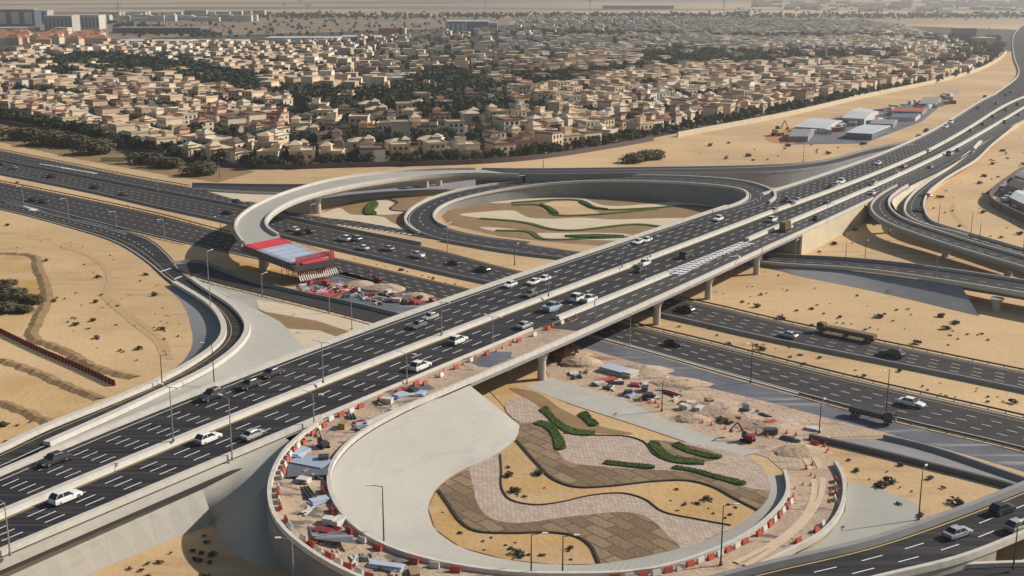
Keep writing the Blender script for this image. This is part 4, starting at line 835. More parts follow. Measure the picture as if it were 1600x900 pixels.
# ============================================================ VEHICLES
def wheel(root, x, y, r=.34, w=.24):
    t = MB(); t.tube((x, y - w / 2, r), (x, y + w / 2, r), r, n=14); o = obj('wheel', t, M['tyre'], root)
    q = MB(); sg = 1 if y > 0 else -1; q.tube((x, y + sg * (w / 2 - .02), r), (x, y + sg * (w / 2 + .02), r), r * .6, n=10); obj('rim', q, M['rim'], o)
def car_proto(kind, paint):
    root = empty('parked_car' if False else 'car'); pm = M['p_' + paint]
    if kind == 'sedan': Lh, Wd, hb, hc, c0, c1, t0, t1 = 4.75, 1.84, .92, 1.44, -1.75, 1.0, -1.15, .35
    elif kind == 'suv': Lh, Wd, hb, hc, c0, c1, t0, t1 = 5.0, 1.98, 1.08, 1.74, -2.30, .85, -1.7, .0
    else: Lh, Wd, hb, hc, c0, c1, t0, t1 = 5.3, 1.95, 1.08, 1.80, -.75, 1.25, -.6, .65
    h = Lh / 2; q = MB()
    # lower body: cross-sections along the length
    st = [(-h, .45, hb * .80, .80), (-h + .12, .30, hb * .95, .95), (-h + .7, .26, hb, 1), (c1 - .2, .26, hb, 1), (h - .9, .26, hb * .90, .98), (h - .2, .30, hb * .78, .90), (h, .42, hb * .62, .78)]
    ring = []
    for x, z0, z1, k in st:
        w = Wd / 2 * k; ring.append([Vector(p) for p in ((x, -w, z0), (x, -w, z1 * .72 + z0 * .1), (x, -w * .93, z1), (x, w * .93, z1), (x, w, z1 * .72 + z0 * .1), (x, w, z0))])
    for a, b in zip(ring, ring[1:]): q.strip(a + [a[0]], b + [b[0]])
    q.poly(ring[0]); q.add(ring[0], [(0, 1, 2, 3, 4, 5)]); q.add(ring[-1], [(5, 4, 3, 2, 1, 0)])
    # roof and pillars
    wr, wb = Wd / 2 * .76, Wd / 2 * .90; th = .05
    q.hexa([Vector((t0, -wr, hc - th)), Vector((t1, -wr, hc - th)), Vector((t1, wr, hc - th)), Vector((t0, wr, hc - th)), Vector((t0 + .05, -wr * .95, hc)), Vector((t1 - .08, -wr * .95, hc)), Vector((t1 - .08, wr * .95, hc)), Vector((t0 + .05, wr * .95, hc))])
    mid = (t0 + t1) / 2 - .1
    for s in (-1, 1):
        for (xa, xb) in ((c0, t0), (c1, t1), (mid, mid)):
            q.hexa([Vector((xa - .05, s * wb - .03, hb - .02)), Vector((xa + .07, s * wb - .03, hb - .02)), Vector((xa + .07, s * wb + .03, hb - .02)), Vector((xa - .05, s * wb + .03, hb - .02)), Vector((xb - .05, s * wr - .03, hc - .02)), Vector((xb + .07, s * wr - .03, hc - .02)), Vector((xb + .07, s * wr + .03, hc - .02)), Vector((xb - .05, s * wr + .03, hc - .02))])
    if kind == 'pickup':
        for s in (-1, 1): q.box((-1.65, s * Wd * .44, 1.18), (1.9, .08, .28))
        q.box((-2.58, 0, 1.15), (.08, Wd * .86, .3))
    obj('body', q, pm, root, bevel=.06)
    e = .02
    for nm, P4 in (('windscreen', [(c1, -wb, hb), (c1, wb, hb), (t1, wr, hc - .05), (t1, -wr, hc - .05)]), ('rear_window', [(c0, wb, hb), (c0, -wb, hb), (t0, -wr, hc - .05), (t0, wr, hc - .05)])):
        q = MB(); q.add([Vector(p) for p in P4], [(0, 1, 2, 3)]); obj(nm, q, M['glass'], root, fix=False)
    for s in (-1, 1):
        q = MB(); q.add([Vector((c0, s * wb, hb)), Vector((c1, s * wb, hb)), Vector((t1, s * wr, hc - .05)), Vector((t0, s * wr, hc - .05))], [(0, 1, 2, 3)]); obj('side_window', q, M['glass'], root, fix=False)
        q = MB(); q.box((h - .12, s * Wd * .33, hb * .62), (.14, .34, .14)); obj('headlight', q, M['lamp'], root)
        q = MB(); q.box((-h + .04, s * Wd * .37, hb * .72), (.10, .26, .16)); obj('tail_light', q, M['tail'], root)
        q = MB(); q.box((c1 - .15, s * (Wd / 2 + .06), hb + .04), (.16, .18, .14)); obj('wing_mirror', q, pm, root)
        for x in (-h + .95, h - .92): wheel(root, x, s * (Wd / 2 - .13), .36 if kind != 'sedan' else .33)
    return root
def truck_proto(kind):
    root = empty('truck'); 
    cabm, loadm, Lh, lh = {'lorry': ('p_white', 'p_brown', 12, 2.9), 'tipper': ('p_white', 'p_brown', 9, 3.0), 'long': ('p_brown', 'p_brown', 17, 1.1), 'black': ('p_dark', 'p_dark', 11, 1.2), 'blue': ('p_blue', 'p_blue', 7, 2.5)}[kind]
    h = Lh / 2; q = MB(); q.box((h - 1.1, 0, 1.6), (2.2, 2.4, 2.0)); q.box((h - .95, 0, 2.7), (1.7, 2.1, .3), taper=.85); obj('cab', q, M[cabm], root, bevel=.12)
    q = MB(); q.box((0, 0, .85), (Lh, 1.1, .3)); obj('chassis', q, M['rail'], root)
    q = MB(); bl = Lh - 2.8; q.box((-1.3, 0, 1.05 + lh / 2), (bl, 2.45, lh)); lo = obj('cargo_box', q, M[loadm], root, bevel=.05)
    q = MB(); q.box((h + .01, 0, 2.2), (.06, 2.1, .9)); obj('windscreen', q, M['glass'], root)
    for s in (-1, 1):
        q = MB(); q.box((h - 1.0, s * 1.21, 2.2), (1.1, .05, .75)); obj('side_window', q, M['glass'], root)
        q = MB(); q.box((h + .02, s * .9, 1.1), (.08, .35, .2)); obj('headlight', q, M['lamp'], root)
        for x in (h - 1.4, -h + 1.2, -h + 2.4) + ((0,) if Lh > 11 else ()): wheel(root, x, s * 1.05, .5, .32)
    return root
PRO = {}
def place_car(kind, paint, px, py, z, ang, sc, label, group=None):
    key = (kind, paint)
    if key not in PRO:
        o = car_proto(kind, paint) if kind in ('sedan', 'suv', 'pickup') else truck_proto(kind); PRO[key] = o; first = True
    else: o = copy_tree(PRO[key])
    o.location = P(px, py, z) + Vector((0, 0, .12)); o.rotation_euler = (0, 0, ang); o.scale = (sc, sc, sc)
    tag(o, label, {'sedan': 'car', 'suv': 'car', 'pickup': 'pickup'}.get(kind, 'truck'))
    if group: o['group'] = group
    elif 'group' in o: del o['group']
    return o
AMF, ABK, ALB, ALA = AM, AM + math.pi, AL, AL + math.pi
CARS = [
 ('suv', 'white', 103, 783, AMF, 1.15, 'white suv nearest the bottom left corner, on the elevated highway'),
 ('suv', 'white', 326, 690, AMF, 1.12, 'white suv hugging the median behind the silver sedan, lower left'),
 ('sedan', 'silver', 396, 684, AMF, 1.15, 'silver sedan just ahead of the white suv beside the lamp post, lower left'),
 ('suv', 'white', 716, 536, AMF, 1.18, 'white suv beside the median in the middle of the elevated highway'),
 ('suv', 'white', 657, 577, AMF, 1.22, 'white car passing the start of the construction strip'),
 ('sedan', 'silver', 820, 512, AMF, 1.15, 'silver sedan left of the pale blue pickup on the overpass'),
 ('suv', 'white', 904, 470, AMF, 1.35, 'tall white van in the tight cluster on the overpass'),
 ('pickup', 'blue', 863, 485, AMF, 1.3, 'pale blue pickup following the white cluster on the overpass'),
 ('pickup', 'white', 921, 472, AMF, 1.15, 'white pickup in front of the tall white van on the overpass'),
 ('suv', 'dark', 1072, 403, AMF, 1.3, 'dark suv with pale roof beside the painted chevrons'),
 ('pickup', 'white', 1007, 415, AMF, 1.1, 'small white pickup next to the lower of the twin lamp posts on the overpass'),
 ('sedan', 'dark', 1000, 425, AMF, 1.1, 'dark sedan left of the chevrons on the overpass'),
 ('tipper', 'x', 1228, 361, AMF, .9, 'brown tipper truck with white cab on the collector lanes'),
 ('sedan', 'dark', 1276, 344, AMF, 1.15, 'dark sedan ahead of the brown tipper truck'),
 ('sedan', 'white', 1363, 304, AMF, 1.15, 'white sedan under the divider above the cream wall'),
 ('sedan', 'dark', 85, 724, ABK, 1.3, 'black sedan at the far left of the upper carriageway'),
 ('suv', 'dark', 330, 624, ABK, 1.25, 'black suv alone on the shoulder, left part of the upper carriageway'),
 ('sedan', 'dark', 390, 606, ABK, 1.25, 'black sedan just above the black suv, upper carriageway'),
 ('sedan', 'dark', 424, 588, ABK, 1.2, 'dark sedan at the pale parapet where the slope meets the highway'),
 ('sedan', 'grey', 653, 512, ABK, 1.2, 'grey sedan left of the silver one in the middle of the upper carriageway'),
 ('sedan', 'silver', 672, 499, ABK, 1.15, 'silver sedan behind a grey one in the middle of the upper carriageway'),
 ('sedan', 'white', 797, 448, ABK, 1.1, 'leftmost white sedan of the three above the overpass median'),
 ('sedan', 'white', 834, 444, ABK, 1.1, 'middle white sedan of the three above the overpass median'),
 ('sedan', 'white', 850, 439, ABK, 1.1, 'rightmost white sedan of the three above the overpass median'),
 ('sedan', 'grey', 829, 463, ABK, 1.1, 'grey sedan below the three white ones on the upper carriageway'),
 ('sedan', 'white', 997, 381, ABK, 1.15, 'left white sedan of the pair by the double lamp post'),
 ('sedan', 'white', 1010, 378, ABK, 1.15, 'right white sedan of the pair by the double lamp post'),
 ('suv', 'white', 1122, 345, ABK, 1.1, 'white suv near the end of the upper loop'),
 ('suv', 'white', 1313, 287, ABK, 1.3, 'tall white van in the far group on the upper carriageway'),
 ('sedan', 'silver', 1306, 292, ABK, 1.15, 'silver sedan beside the tall white van, upper carriageway'),
 ('sedan', 'dark', 1298, 294, ABK, 1.1, 'dark sedan behind the tall white van, upper carriageway'),
 ('sedan', 'white', 1372, 257, ABK, 1.15, 'white sedan at the merge of the long ramp'),
 ('sedan', 'white', 1450, 238, AMF, 1.2, 'white sedan on the main lanes level with the long ramp merge'),
 ('sedan', 'silver', 1412, 262, AMF, 1.15, 'silver sedan above the divider on the right'),
 ('sedan', 'white', 1402, 273, AMF, 1.15, 'white sedan just below the silver one above the divider on the right'),
 ('sedan', 'silver', 1366, 287, AMF, 1.15, 'silver sedan in the main lanes above the cream wall'),
 ('sedan', 'grey', 1360, 293, AMF, 1.15, 'grey sedan directly below the silver one above the cream wall'),
 ('sedan', 'silver', 1245, 316, ABK, 1.15, 'silver sedan at the tip of the upper loop merge'),
 ('sedan', 'grey', 1236, 321, ABK, 1.15, 'grey sedan following the silver one at the loop merge'),
 ('sedan', 'dark', 1229, 315, ABK, 1.1, 'dark sedan nearest the parapet at the loop merge'),
 ('sedan', 'silver', 1209, 331, ABK, 1.1, 'silver sedan against the median past the loop merge'),
 ('suv', 'white', 1207, 346, AMF, 1.15, 'white suv against the median right of the chevrons'),
 ('sedan', 'dark', 1292, 321, AMF, 1.15, 'dark sedan above the divider left of the cream wall'),
 ('sedan', 'silver', 1454, 263, AMF, 1.15, 'silver sedan on the collector lanes where the slip road leaves'),
 ('suv', 'silver', 1484, 243, AMF, 1.5, 'silver van in the collector lanes at the head of the cream island'),
 ('sedan', 'grey', 1497, 236, AMF, 1.15, 'grey sedan in front of the silver van near the cream island'),
]
for k, p, x, y, a, s, l in CARS: place_car(k, p, x, y, zM(x) + .02, a, s, l)
far = [(1447, 207), (1435, 215), (1529, 170), (1552, 184), (1536, 196), (1517, 206), (1570, 193), (1592, 181), (1572, 173), (1591, 165), (1572, 150), (1580, 145), (1539, 153), (1557, 163), (1485, 193, 'white'), (1477, 200, 'white')]
for i, q in enumerate(far):
    w = len(q) > 2; place_car('suv' if w or i % 3 == 0 else 'sedan', 'white' if w else ('dark', 'grey')[i % 2], q[0], q[1], zM(q[0]), ABK if i in (0, 1, 2, 14, 15, 10) else AMF, 1.3,
      ('distant white car on the far stretch of highway, upper right' if w else 'tiny distant dark car on the far stretch of highway, upper right'), 'far white cars' if w else 'far dark cars')
LOW = [
 ('sedan', 'white', 459, 361, ALA, 1.15, 'white car leaving the flyover shadow on the lower highway'), ('sedan', 'dark', 469, 366, ALA, 1.1, 'low dark car between the first white and black cars below the flyover'),
 ('suv', 'dark', 482, 364, ALA, 1.15, 'black suv beside the flyover pier on the lower highway'), ('suv', 'white', 538, 376, ALA, 1.25, 'white suv, left one of a close pair on the lower highway'),
 ('suv', 'silver', 555, 376, ALA, 1.2, 'silver suv, right one of a close pair on the lower highway'), ('sedan', 'white', 567, 390, ALA, 1.15, 'white sedan just below the close pair on the lower highway'),
 ('sedan', 'silver', 606, 391, ALA, 1.2, 'silver sedan alone below the white chevrons'), ('pickup', 'white', 652, 402, ALA, 1.15, 'white pickup on the lower highway left of the lamp post'),
 ('sedan', 'dark', 709, 413, ALA, 1.15, 'dark sedan behind the white pickup on the lower highway'), ('suv', 'dark', 754, 424, ALA, 1.15, 'black suv nearest the overpass on the lower highway'),
 ('sedan', 'dark', 148, 294, ALA, 1.2, 'dark sedan with bright windscreen on the lower highway, far left'), ('suv', 'dark', 80, 277, ALA, 1.15, 'dark suv near the left edge of the far carriageway'),
 ('sedan', 'grey', 192, 305, ALA, 1.15, 'grey sedan on the far carriageway left of the flyover'), ('sedan', 'silver', 22, 264, ALA, 1.15, 'silver car close to the left picture edge on the lower highway'),
 ('sedan', 'grey', 4, 258, ALA, 1.15, 'grey car cut by the left picture edge'), ('sedan', 'dark', 356, 334, ALA, 1.15, 'dark car about to pass under the flyover'),
 ('sedan', 'dark', 52, 314, ALB, 1.2, 'left dark sedan of the pair on the near carriageway, far left'), ('sedan', 'dark', 68, 317, ALB, 1.2, 'right dark sedan of the pair on the near carriageway, far left'),
 ('sedan', 'dark', 370, 317, ALB, 1.1, 'dark sedan on the collector just left of the flyover'),
 ('sedan', 'silver', 1231, 527, ALA, 1.15, 'silver sedan on the far lower carriageway right of the overpass'), ('suv', 'dark', 1393, 557, ALA, 1.3, 'black suv on the far lower carriageway right of the brown trailer'),
 ('suv', 'dark', 1070, 487, ALA, 1.2, 'dark suv half in the shadow right of the overpass'), ('sedan', 'dark', 1053, 540, ALB, 1.15, 'dark sedan in the overpass shadow on the near lower carriageway'),
 ('sedan', 'white', 1424, 634, ALB, 1.28, 'large white sedan on the near lower carriageway at right'),
]
for k, p, x, y, a, s, l in LOW: place_car(k, p, x, y, .04, a, s, l)
place_car('long', 'x', 1322, 527, .04, AL + math.pi, 1.0, 'long low brown trailer parked against the guardrail, right')
place_car('black', 'x', 1362, 656, .1, AL, .95, 'black truck parked beyond the kerb on the unfinished road, lower right')
for k, p, x, y, s, l in (('sedan', 'silver', 1496, 838, 1.15, 'silver sedan on the bottom right road'), ('suv', 'dark', 1566, 801, 1.05, 'dark suv ahead of the silver sedan on the bottom right road'), ('suv', 'silver', 1592, 828, 1.1, 'silver suv at the right picture edge on the bottom right road')):
    d = P(1600, 800, 7) - P(1450, 850, 7); place_car(k, p, x, y, 7.05, math.atan2(d.y, d.x), s, l)
for k, p, x, y, z, a, l in (('sedan', 'grey', 1446, 308, 4, 2.3, 'grey car on the second slip road, far side of the cream island'), ('sedan', 'dark', 1436, 330, 4.7, 1.7, 'dark car on the bend of the second slip road')): place_car(k, p, x, y, z + .1, a, 1.15, l)
# excavators
def excavator(px, py, z, rz, label, m='redsteel', s=1.0):
    r = empty('excavator', P(px, py, z), rz); r.scale = (s, s, s); tag(r, label, 'excavator')
    for sd in (-1, 1):
        q = MB(); q.box((0, sd * 1.1, .45), (3.6, .6, .9)); obj('track', q, M['tyre'], r, bevel=.2)
    q = MB(); q.box((-.4, 0, 1.5), (2.8, 2.3, 1.1)); obj('engine_house', q, M[m], r, bevel=.12)
    q = MB(); q.box((.7, .65, 2.1), (1.3, 1.0, 1.7), taper=.85); obj('cab', q, M['glass'], r, bevel=.06)
    q = MB(); q.tube((.9, -.4, 1.8), (3.2, -.4, 4.6), .28, .22); q.tube((3.2, -.4, 4.6), (5.0, -.4, 2.6), .22, .16); obj('boom', q, M[m], r)
    q = MB(); q.box((5.1, -.4, 1.9), (.9, 1.0, .9), taper=.6); obj('bucket', q, M['rail'], r)
excavator(872, 562, 0, .4, 'red excavator digging in the shadow under the overpass'); excavator(588, 440, 0, 2.8, 'small red excavator among the rubble left of the overpass', s=.8)
excavator(1168, 690, 0, 2.5, 'red excavator on the churned dirt above the loop garden', s=.8); excavator(1215, 212, 0, .8, 'yellow excavator in the yard by the long sheds', 'ymark', 2.0)
excavator(505, 700, 8.6, 2.2, 'small dark excavator at the top of the foreground loop', 'rail', .7)

# ============================================================ LAMP POSTS, MASTS
def lamp_post(px, pyb, pyt, z, double, ang, label, m='pole', group=None):
    b = P(px, pyb, z); h = max(7, min(17, height_to(b, pyt)))
    r = empty('street_lamp', b); tag(r, label, 'lamp post', group)
    q = MB(); q.tube((0, 0, 0), (0, 0, .5), .28, n=8); q.tube((0, 0, .5), (0, 0, h), .15, .08, n=8); obj('pole', q, M[m], r)
    for s in ((-1, 1) if double else (1,)):
        dx, dy = math.cos(ang) * s, math.sin(ang) * s
        q = MB(); q.tube((0, 0, h - .1), (dx * 1.8, dy * 1.8, h + .25), .06, n=6); obj('arm', q, M[m], r)
        q = MB(); q.box((dx * 2.2, dy * 2.2, h + .25), (.95, .38, .16), ang); obj('lamp_head', q, M['lamp'], r)
NA = AM - math.pi / 2; NL = AL - math.pi / 2
for px, yb, yt, z, dbl, a, l, m in [
 (363, 719, 622, 8.8, 0, NA + math.pi, 'tall lamp post in front of the near parapet below the silver sedan', 'pole'), (16, 868, 785, 8.8, 0, NA + math.pi, 'lamp post in the bottom left corner', 'pole'),
 (271, 690, 605, 9.8, 1, NA, 'lamp post on the median left of the white suv', 'pole'), (505, 598, 535, 10, 1, NA, 'lamp post on the median above the construction strip', 'pole'),
 (690, 523, 472, 10, 1, NA, 'lamp post on the median left of the middle white suv', 'pole'), (857, 463, 425, 10, 1, NA, 'lamp post on the median right of the three white sedans', 'pole'),
 (1016, 402, 368, 10, 1, NA, 'right one of the twin lamp posts on the overpass median', 'pole'), (972, 418, 393, 10, 1, NA, 'left one of the twin lamp posts on the overpass median', 'pole'),
 (254, 607, 555, 5, 0, 0, 'lamp post on the outer parapet of the left slip road', 'polem'), (335, 603, 537, 3.9, 0, math.pi, 'lamp post inside the curve of the left slip road', 'polem'),
 (329, 482, 450, 1.2, 0, 0, 'lamp post at the top of the left slip road curve', 'pole'), (636, 600, 562, 9, 1, NA, 'lamp post by the rubble at the start of the construction strip', 'pole'),
 (770, 538, 505, 9, 1, NA, 'lamp post in the barrier line by the white suv', 'pole'), (491, 667, 645, 9, 1, NA, 'short lamp post where the loop leaves the highway', 'pole'),
 (550, 515, 462, 0, 0, 1, 'tall lamp post on the brown mulch wedge', 'pole'), (515, 489, 455, 0, 0, 1, 'lamp post behind the guardrail of the dark collector', 'pole'),
 (410, 463, 430, 0, 0, 1, 'lamp post behind the guardrail below the yellow sand patch', 'pole'), (326, 441, 393, 0, 0, 1, 'lamp post in the flyover shadow', 'pole'),
 (929, 499, 465, 9, 0, NA + math.pi, 'lamp post on the near parapet of the overpass', 'pole'), (984, 539, 490, 0, 0, 1, 'lamp post in front of the overpass shadow', 'pole'),
 (1173, 598, 535, 0, 0, NL, 'lamp post at the kerb of the near lower carriageway', 'polem'), (1034, 643, 595, 0, 0, 1, 'lamp post on the churned dirt by the concrete path', 'polem'),
 (1384, 651, 577, 0, 0, NL, 'tall lamp post crossing the near lower carriageway at right', 'polem'), (1280, 677, 637, 0, 0, 1, 'lamp post on the dirt right of the excavator', 'polem'),
 (1435, 813, 735, 0, 0, 1, 'dark lamp post on the sand by the bottom right road', 'polem'), (1583, 889, 832, 6, 0, 1, 'lamp post in the bottom right corner', 'polem'),
 (600, 852, 760, 3.2, 0, math.pi, 'thin lamp post on the concrete cone of the loop', 'polem'), (459, 905, 853, 2, 0, math.pi, 'pale lamp post in the shade outside the loop', 'pole'),
 (1126, 884, 790, 1.2, 0, 0, 'dark lamp post at the red and white barriers, bottom right of garden', 'polem'), (830, 903, 835, 1.6, 0, 0, 'left lamp post of the pair on the front garden bed', 'polem'), (879, 903, 838, 1.6, 0, 0, 'right lamp post of the pair on the front garden bed', 'polem'),
 (1241, 416, 377, 0, 0, 1, 'lamp post in front of the dark abutment, right', 'pole'), (1320, 421, 381, 0, 0, 1, 'second lamp post on the ramp right of the abutment', 'polem'), (1351, 411, 378, 0, 0, 1, 'lamp post on the sand behind the ramp', 'polem'),
 (1462, 434, 400, 4, 0, 1, 'lamp post on the far ramp under the viaduct', 'pole'), (1516, 376, 333, 5, 0, 1, 'left lamp post of the pair behind the viaduct', 'polem'), (1530, 379, 350, 5, 0, 1, 'right lamp post of the pair behind the viaduct', 'polem'),
 (1466, 351, 318, 5, 0, 1, 'lamp post on the bend of the second slip road', 'polem'), (1598, 398, 365, 5.4, 0, 1, 'lamp post at the right picture edge behind the viaduct', 'polem'),
 (107, 341, 310, 0, 0, NL, 'second lamp post from the left on the lower highway', 'pole'), (182, 358, 333, 0, 0, NL, 'third lamp post from the left on the lower highway', 'pole'), (257, 372, 343, 0, 0, NL, 'fourth lamp post from the left on the lower highway', 'pole'),
 (37, 320, 291, 0, 0, NL, 'leftmost lamp post of the lower highway', 'pole'), (345, 366, 340, 0, 0, NL, 'lamp post on the sandy median at the flyover shadow', 'polem'), (247, 301, 281, 0, 0, NL, 'lamp post in the double barrier, upper left', 'pole'),
 (343, 277, 248, 0, 0, 1, 'lamp post on the sand below the trees, upper left', 'polem'), (699, 396, 350, 0, 0, 1, 'lamp post between collector and lower highway', 'pole'), (486, 347, 325, 0, 0, 1, 'lamp post beside the flyover pier', 'pole'),
 (804, 414, 385, 0, 0, 1, 'lamp post at the overpass edge below the upper loop garden', 'polem'), (1255, 253, 225, 6, 0, 1, 'lamp post on the long ramp below the sheds', 'polem'), (849, 267, 240, 8, 0, 1, 'lamp post on the long ramp in front of the villas', 'polem'),
 (1190, 408, 385, 9, 0, NA, 'lamp post on the near parapet right of the painted arrow', 'pole'), (1292, 348, 322, 7.8, 0, NA, 'lamp post on the parapet over the cream wall', 'pole'), (1475, 240, 214, 4, 1, NA, 'lamp post on the far median, right', 'pole')]:
    lamp_post(px, yb, yt, z, dbl, a, l, m)
def mast(px, pyb, pyt, label, r0=1.2, cross=True, m='pole'):
    b = P(px, pyb, 0); h = max(25, height_to(b, pyt)); r = empty('lattice_mast', b); tag(r, label, 'mast'); q = MB()
    for i in range(4):
        a = math.pi / 4 + i * math.pi / 2; q.tube((math.cos(a) * r0 * 2, math.sin(a) * r0 * 2, 0), (math.cos(a) * r0 * .4, math.sin(a) * r0 * .4, h), .35, .25, n=5)
    obj('tower', q, M[m], r)
    if cross:
        q = MB()
        for k in (.78, .87, .95): q.tube((-7, 0, h * k), (7, 0, h * k), .35, n=5)
        obj('cross_arm', q, M[m], r)
for i, (px, yb, yt, l) in enumerate([(187, 42, 2, 'pylon right of the pale office block, upper left'), (445, 20, 5, 'leftmost pylon of the group on the far sand'), (470, 22, -2, 'tallest pylon of the group on the far sand'), (480, 23, 6, 'third pylon of the group on the far sand'), (485, 23, 4, 'fourth pylon of the group on the far sand'), (758, 25, 0, 'pylon on the far sand above the blue office block'), (922, 26, -4, 'pylon on the far sand left of the long low wall'), (1130, 32, 0, 'pylon on the far sand right of the long low wall')]): mast(px, yb, yt, l)
for px, yb, yt, l in [(1290, 101, 76, 'white floodlight mast above the red roofed villas'), (1442, 70, 55, 'pale mast behind the far green belt'), (1543, 76, 42, 'pale mast near the right end of the town'), (1440, 112, 86, 'pale mast in the villas near the right sand strip'), (668, 54, 28, 'white chimney left of the blue office block'), (168, 57, 30, 'pale tower beside the terracotta roofs')]: mast(px, yb, yt, l, .9, False, 'white')

# ============================================================ RED AND WHITE TRAFFIC BARRIERS, CONES
def wb_proto(m):
    q = MB(); q.hexa([Vector(p) for p in ((-.85, -.28, 0), (.85, -.28, 0), (.85, .28, 0), (-.85, .28, 0), (-.8, -.10, .95), (.8, -.10, .95), (.8, .10, .95), (-.8, .10, .95))]); q.box((-.5, 0, .06), (.3, .62, .12)); q.box((.5, 0, .06), (.3, .62, .12))
    o = obj('water_barrier', q, M[m], bevel=.04); return o
WB = {'red': None, 'white': None}; wbn = 0
def wbar(p, rz, col, where):
    global wbn
    if WB[col] is None: WB[col] = wb_proto(col); o = WB[col]
    else: o = WB[col].copy(); COL.objects.link(o)
    o.location = p; o.rotation_euler = (random.uniform(-.02, .02), 0, rz + random.uniform(-.12, .12)); o.scale = (1.0, 1.15, 1.0)
    tag(o, '%s plastic traffic barrier in the row %s' % (col, where), 'traffic barrier', 'plastic barriers, %s, %s' % (col, where)); wbn += 1
def wrow(path, step, where, off=0, dz=.1, keep=1.0, start=0):
    c = cum(path); sd = side(path); t = start; i = 0
    while t < c[-1]:
        if random.random() < keep:
            p = at(path, c, t); q = at(path, c, t + .5); d = q - p; n = Vector((d.y, -d.x, 0)).normalized()
            wbar(p + n * (off + random.uniform(-.15, .15)) + Vector((0, 0, dz)), math.atan2(d.y, d.x), 'red' if i % 2 == 0 else 'white', where)
        t += step; i += 1
wrow(cutpath(FL.A, P(492, 669, 9), P(640, 935, 3.7)), 2.3, 'inside the outer parapet of the foreground loop', -1.5, .1, .88)
wrow(cutpath(FL.B, P(515, 772, 7), P(800, 900, 2.9)), 3.4, 'below the concrete cone', 1.3, .1, .55)
wrow(cutpath(FL.B, P(950, 901, 2), P(1228, 775, .5)), 2.3, 'along the garden edge, bottom', 1.2, .1, .95)
wrow(cutpath(FL.A, P(1225, 870, .8), P(1308, 735, .2)), 3.2, 'at the right end of the loop', -1.5, .1, .7)
wrow(cr(L3([(500, 664), (560, 640), (632, 610), (655, 600)], 9), 3), 3.0, 'at the loop exit', 0, .1, .7)
wrow(cr(L3([(655, 600), (745, 556), (830, 523), (880, 501)], 9), 3), 6.5, 'along the overpass divider', 1.5, .1, .6)
wrow(cr(L3([(1100, 640), (1180, 668), (1250, 692), (1300, 700)], 0), 3), 5, 'on the dirt above the garden', 0, .1, .6)
def cone_p():
    q = MB(); q.tube((0, 0, 0), (0, 0, .9), .28, .05, n=8); q.box((0, 0, .04), (.6, .6, .08)); return obj('traffic_cone', q, M['orange'])
CN = None
for i in range(46):
    if i < 16: p = P(random.uniform(860, 905), random.uniform(505, 520), 9); x = random.uniform(650, 900); p = P(x, 598 - (x - 650) * .42 + random.uniform(0, 6), 9); wh = 'on the closed strip of the overpass'
    elif i < 34: x = random.uniform(1000, 1300); p = P(x, 628 + (x - 1000) * .24 + random.uniform(-6, 12), 0); wh = 'on the churned dirt beside the unfinished road'
    else: x = random.uniform(1240, 1300); p = P(x, random.uniform(690, 800), .1); wh = 'on the dirt track at the right end of the loop'
    if CN is None: CN = cone_p(); o = CN
    else: o = CN.copy(); COL.objects.link(o)
    o.location = p + Vector((0, 0, .1)); o.scale = (1.05, 1.05, 1.0); tag(o, 'orange traffic cone ' + wh, 'traffic cone', 'orange cones ' + wh)
# dark red barrier row on the left sand
rp = cr(L3([(-20, 510), (0, 520), (60, 549), (120, 575), (182, 604)], 0), 2); c = cum(rp); t = 0; RB = None
while t < c[-1]:
    p = at(rp, c, t); d = at(rp, c, t + .5) - p
    if RB is None:
        q = MB(); q.box((0, 0, .55), (1.35, .45, 1.1), taper=1, tz=.5); RB = obj('jersey_barrier', q, M['redblk'], bevel=.05); o = RB
    else: o = RB.copy(); COL.objects.link(o)
    o.location = p; o.rotation_euler = (0, 0, math.atan2(d.y, d.x)); o.scale = (1, 1.4, 1.3); tag(o, 'dark red barrier block in the long row across the left sand', 'barrier block', 'dark red barrier row on the left sand'); t += 1.75

# ============================================================ CONSTRUCTION RUBBLE
def sheetpile(px, py, z, w, d, h, rz, m, name, label, cat, group=None):
    q = MB(); n = 4
    for i in range(n): q.box((random.uniform(-.3, .3), random.uniform(-.2, .2), h * (i + .5) / n), (w * random.uniform(.85, 1.05), d * random.uniform(.85, 1.05), h / n * .86), random.uniform(-.08, .08))
    o = obj(name, q, M[m]); o.location = P(px, py, z); o.rotation_euler = (0, 0, rz); tag(o, label, cat, group); return o
sheetpile(965, 582, .1, 9, 4, 1.2, AL, 'bluesheet', 'panel_stack', 'pale blue ribbed panels stacked on the dirt near the overpass', 'panel stack')
sheetpile(985, 588, .1, 2.5, 4, 1.4, AL, 'white', 'panel_stack', 'white block at the end of the pale blue panels', 'panel stack')
sheetpile(946, 597, .1, 5.5, 2.2, .8, .5, 'red', 'panel_stack', 'red and white board pile in front of the pale blue panels', 'board pile')
sheetpile(938, 601, .1, 2.5, 2.2, .8, .5, 'white', 'panel_stack', 'white board at the left end of the red pile', 'board pile')
sheetpile(1011, 623, .1, 2.6, 2, 1.5, .2, 'glass', 'site_box', 'small dark site box with white lid on the dirt', 'site box'); sheetpile(982, 617, .1, 1.8, 1.6, 1.2, .2, 'rail', 'site_box', 'small dark site box left of the white lidded one', 'site box')
sheetpile(487, 727, 8.2, 7, 4.2, .8, -.5, 'p_blue', 'panel_stack', 'blue-grey sheets laid across the top of the foreground loop', 'panel stack')
sheetpile(603, 892, 4, 5.5, 1.6, 1.2, -.3, 'bluesheet', 'panel_stack', 'pale ribbed panels at the bottom of the foreground loop', 'panel stack')
sheetpile(473, 753, 7.9, 2.4, 1.8, .9, -.3, 'white', 'panel_stack', 'white crate on the left of the foreground loop', 'crate')
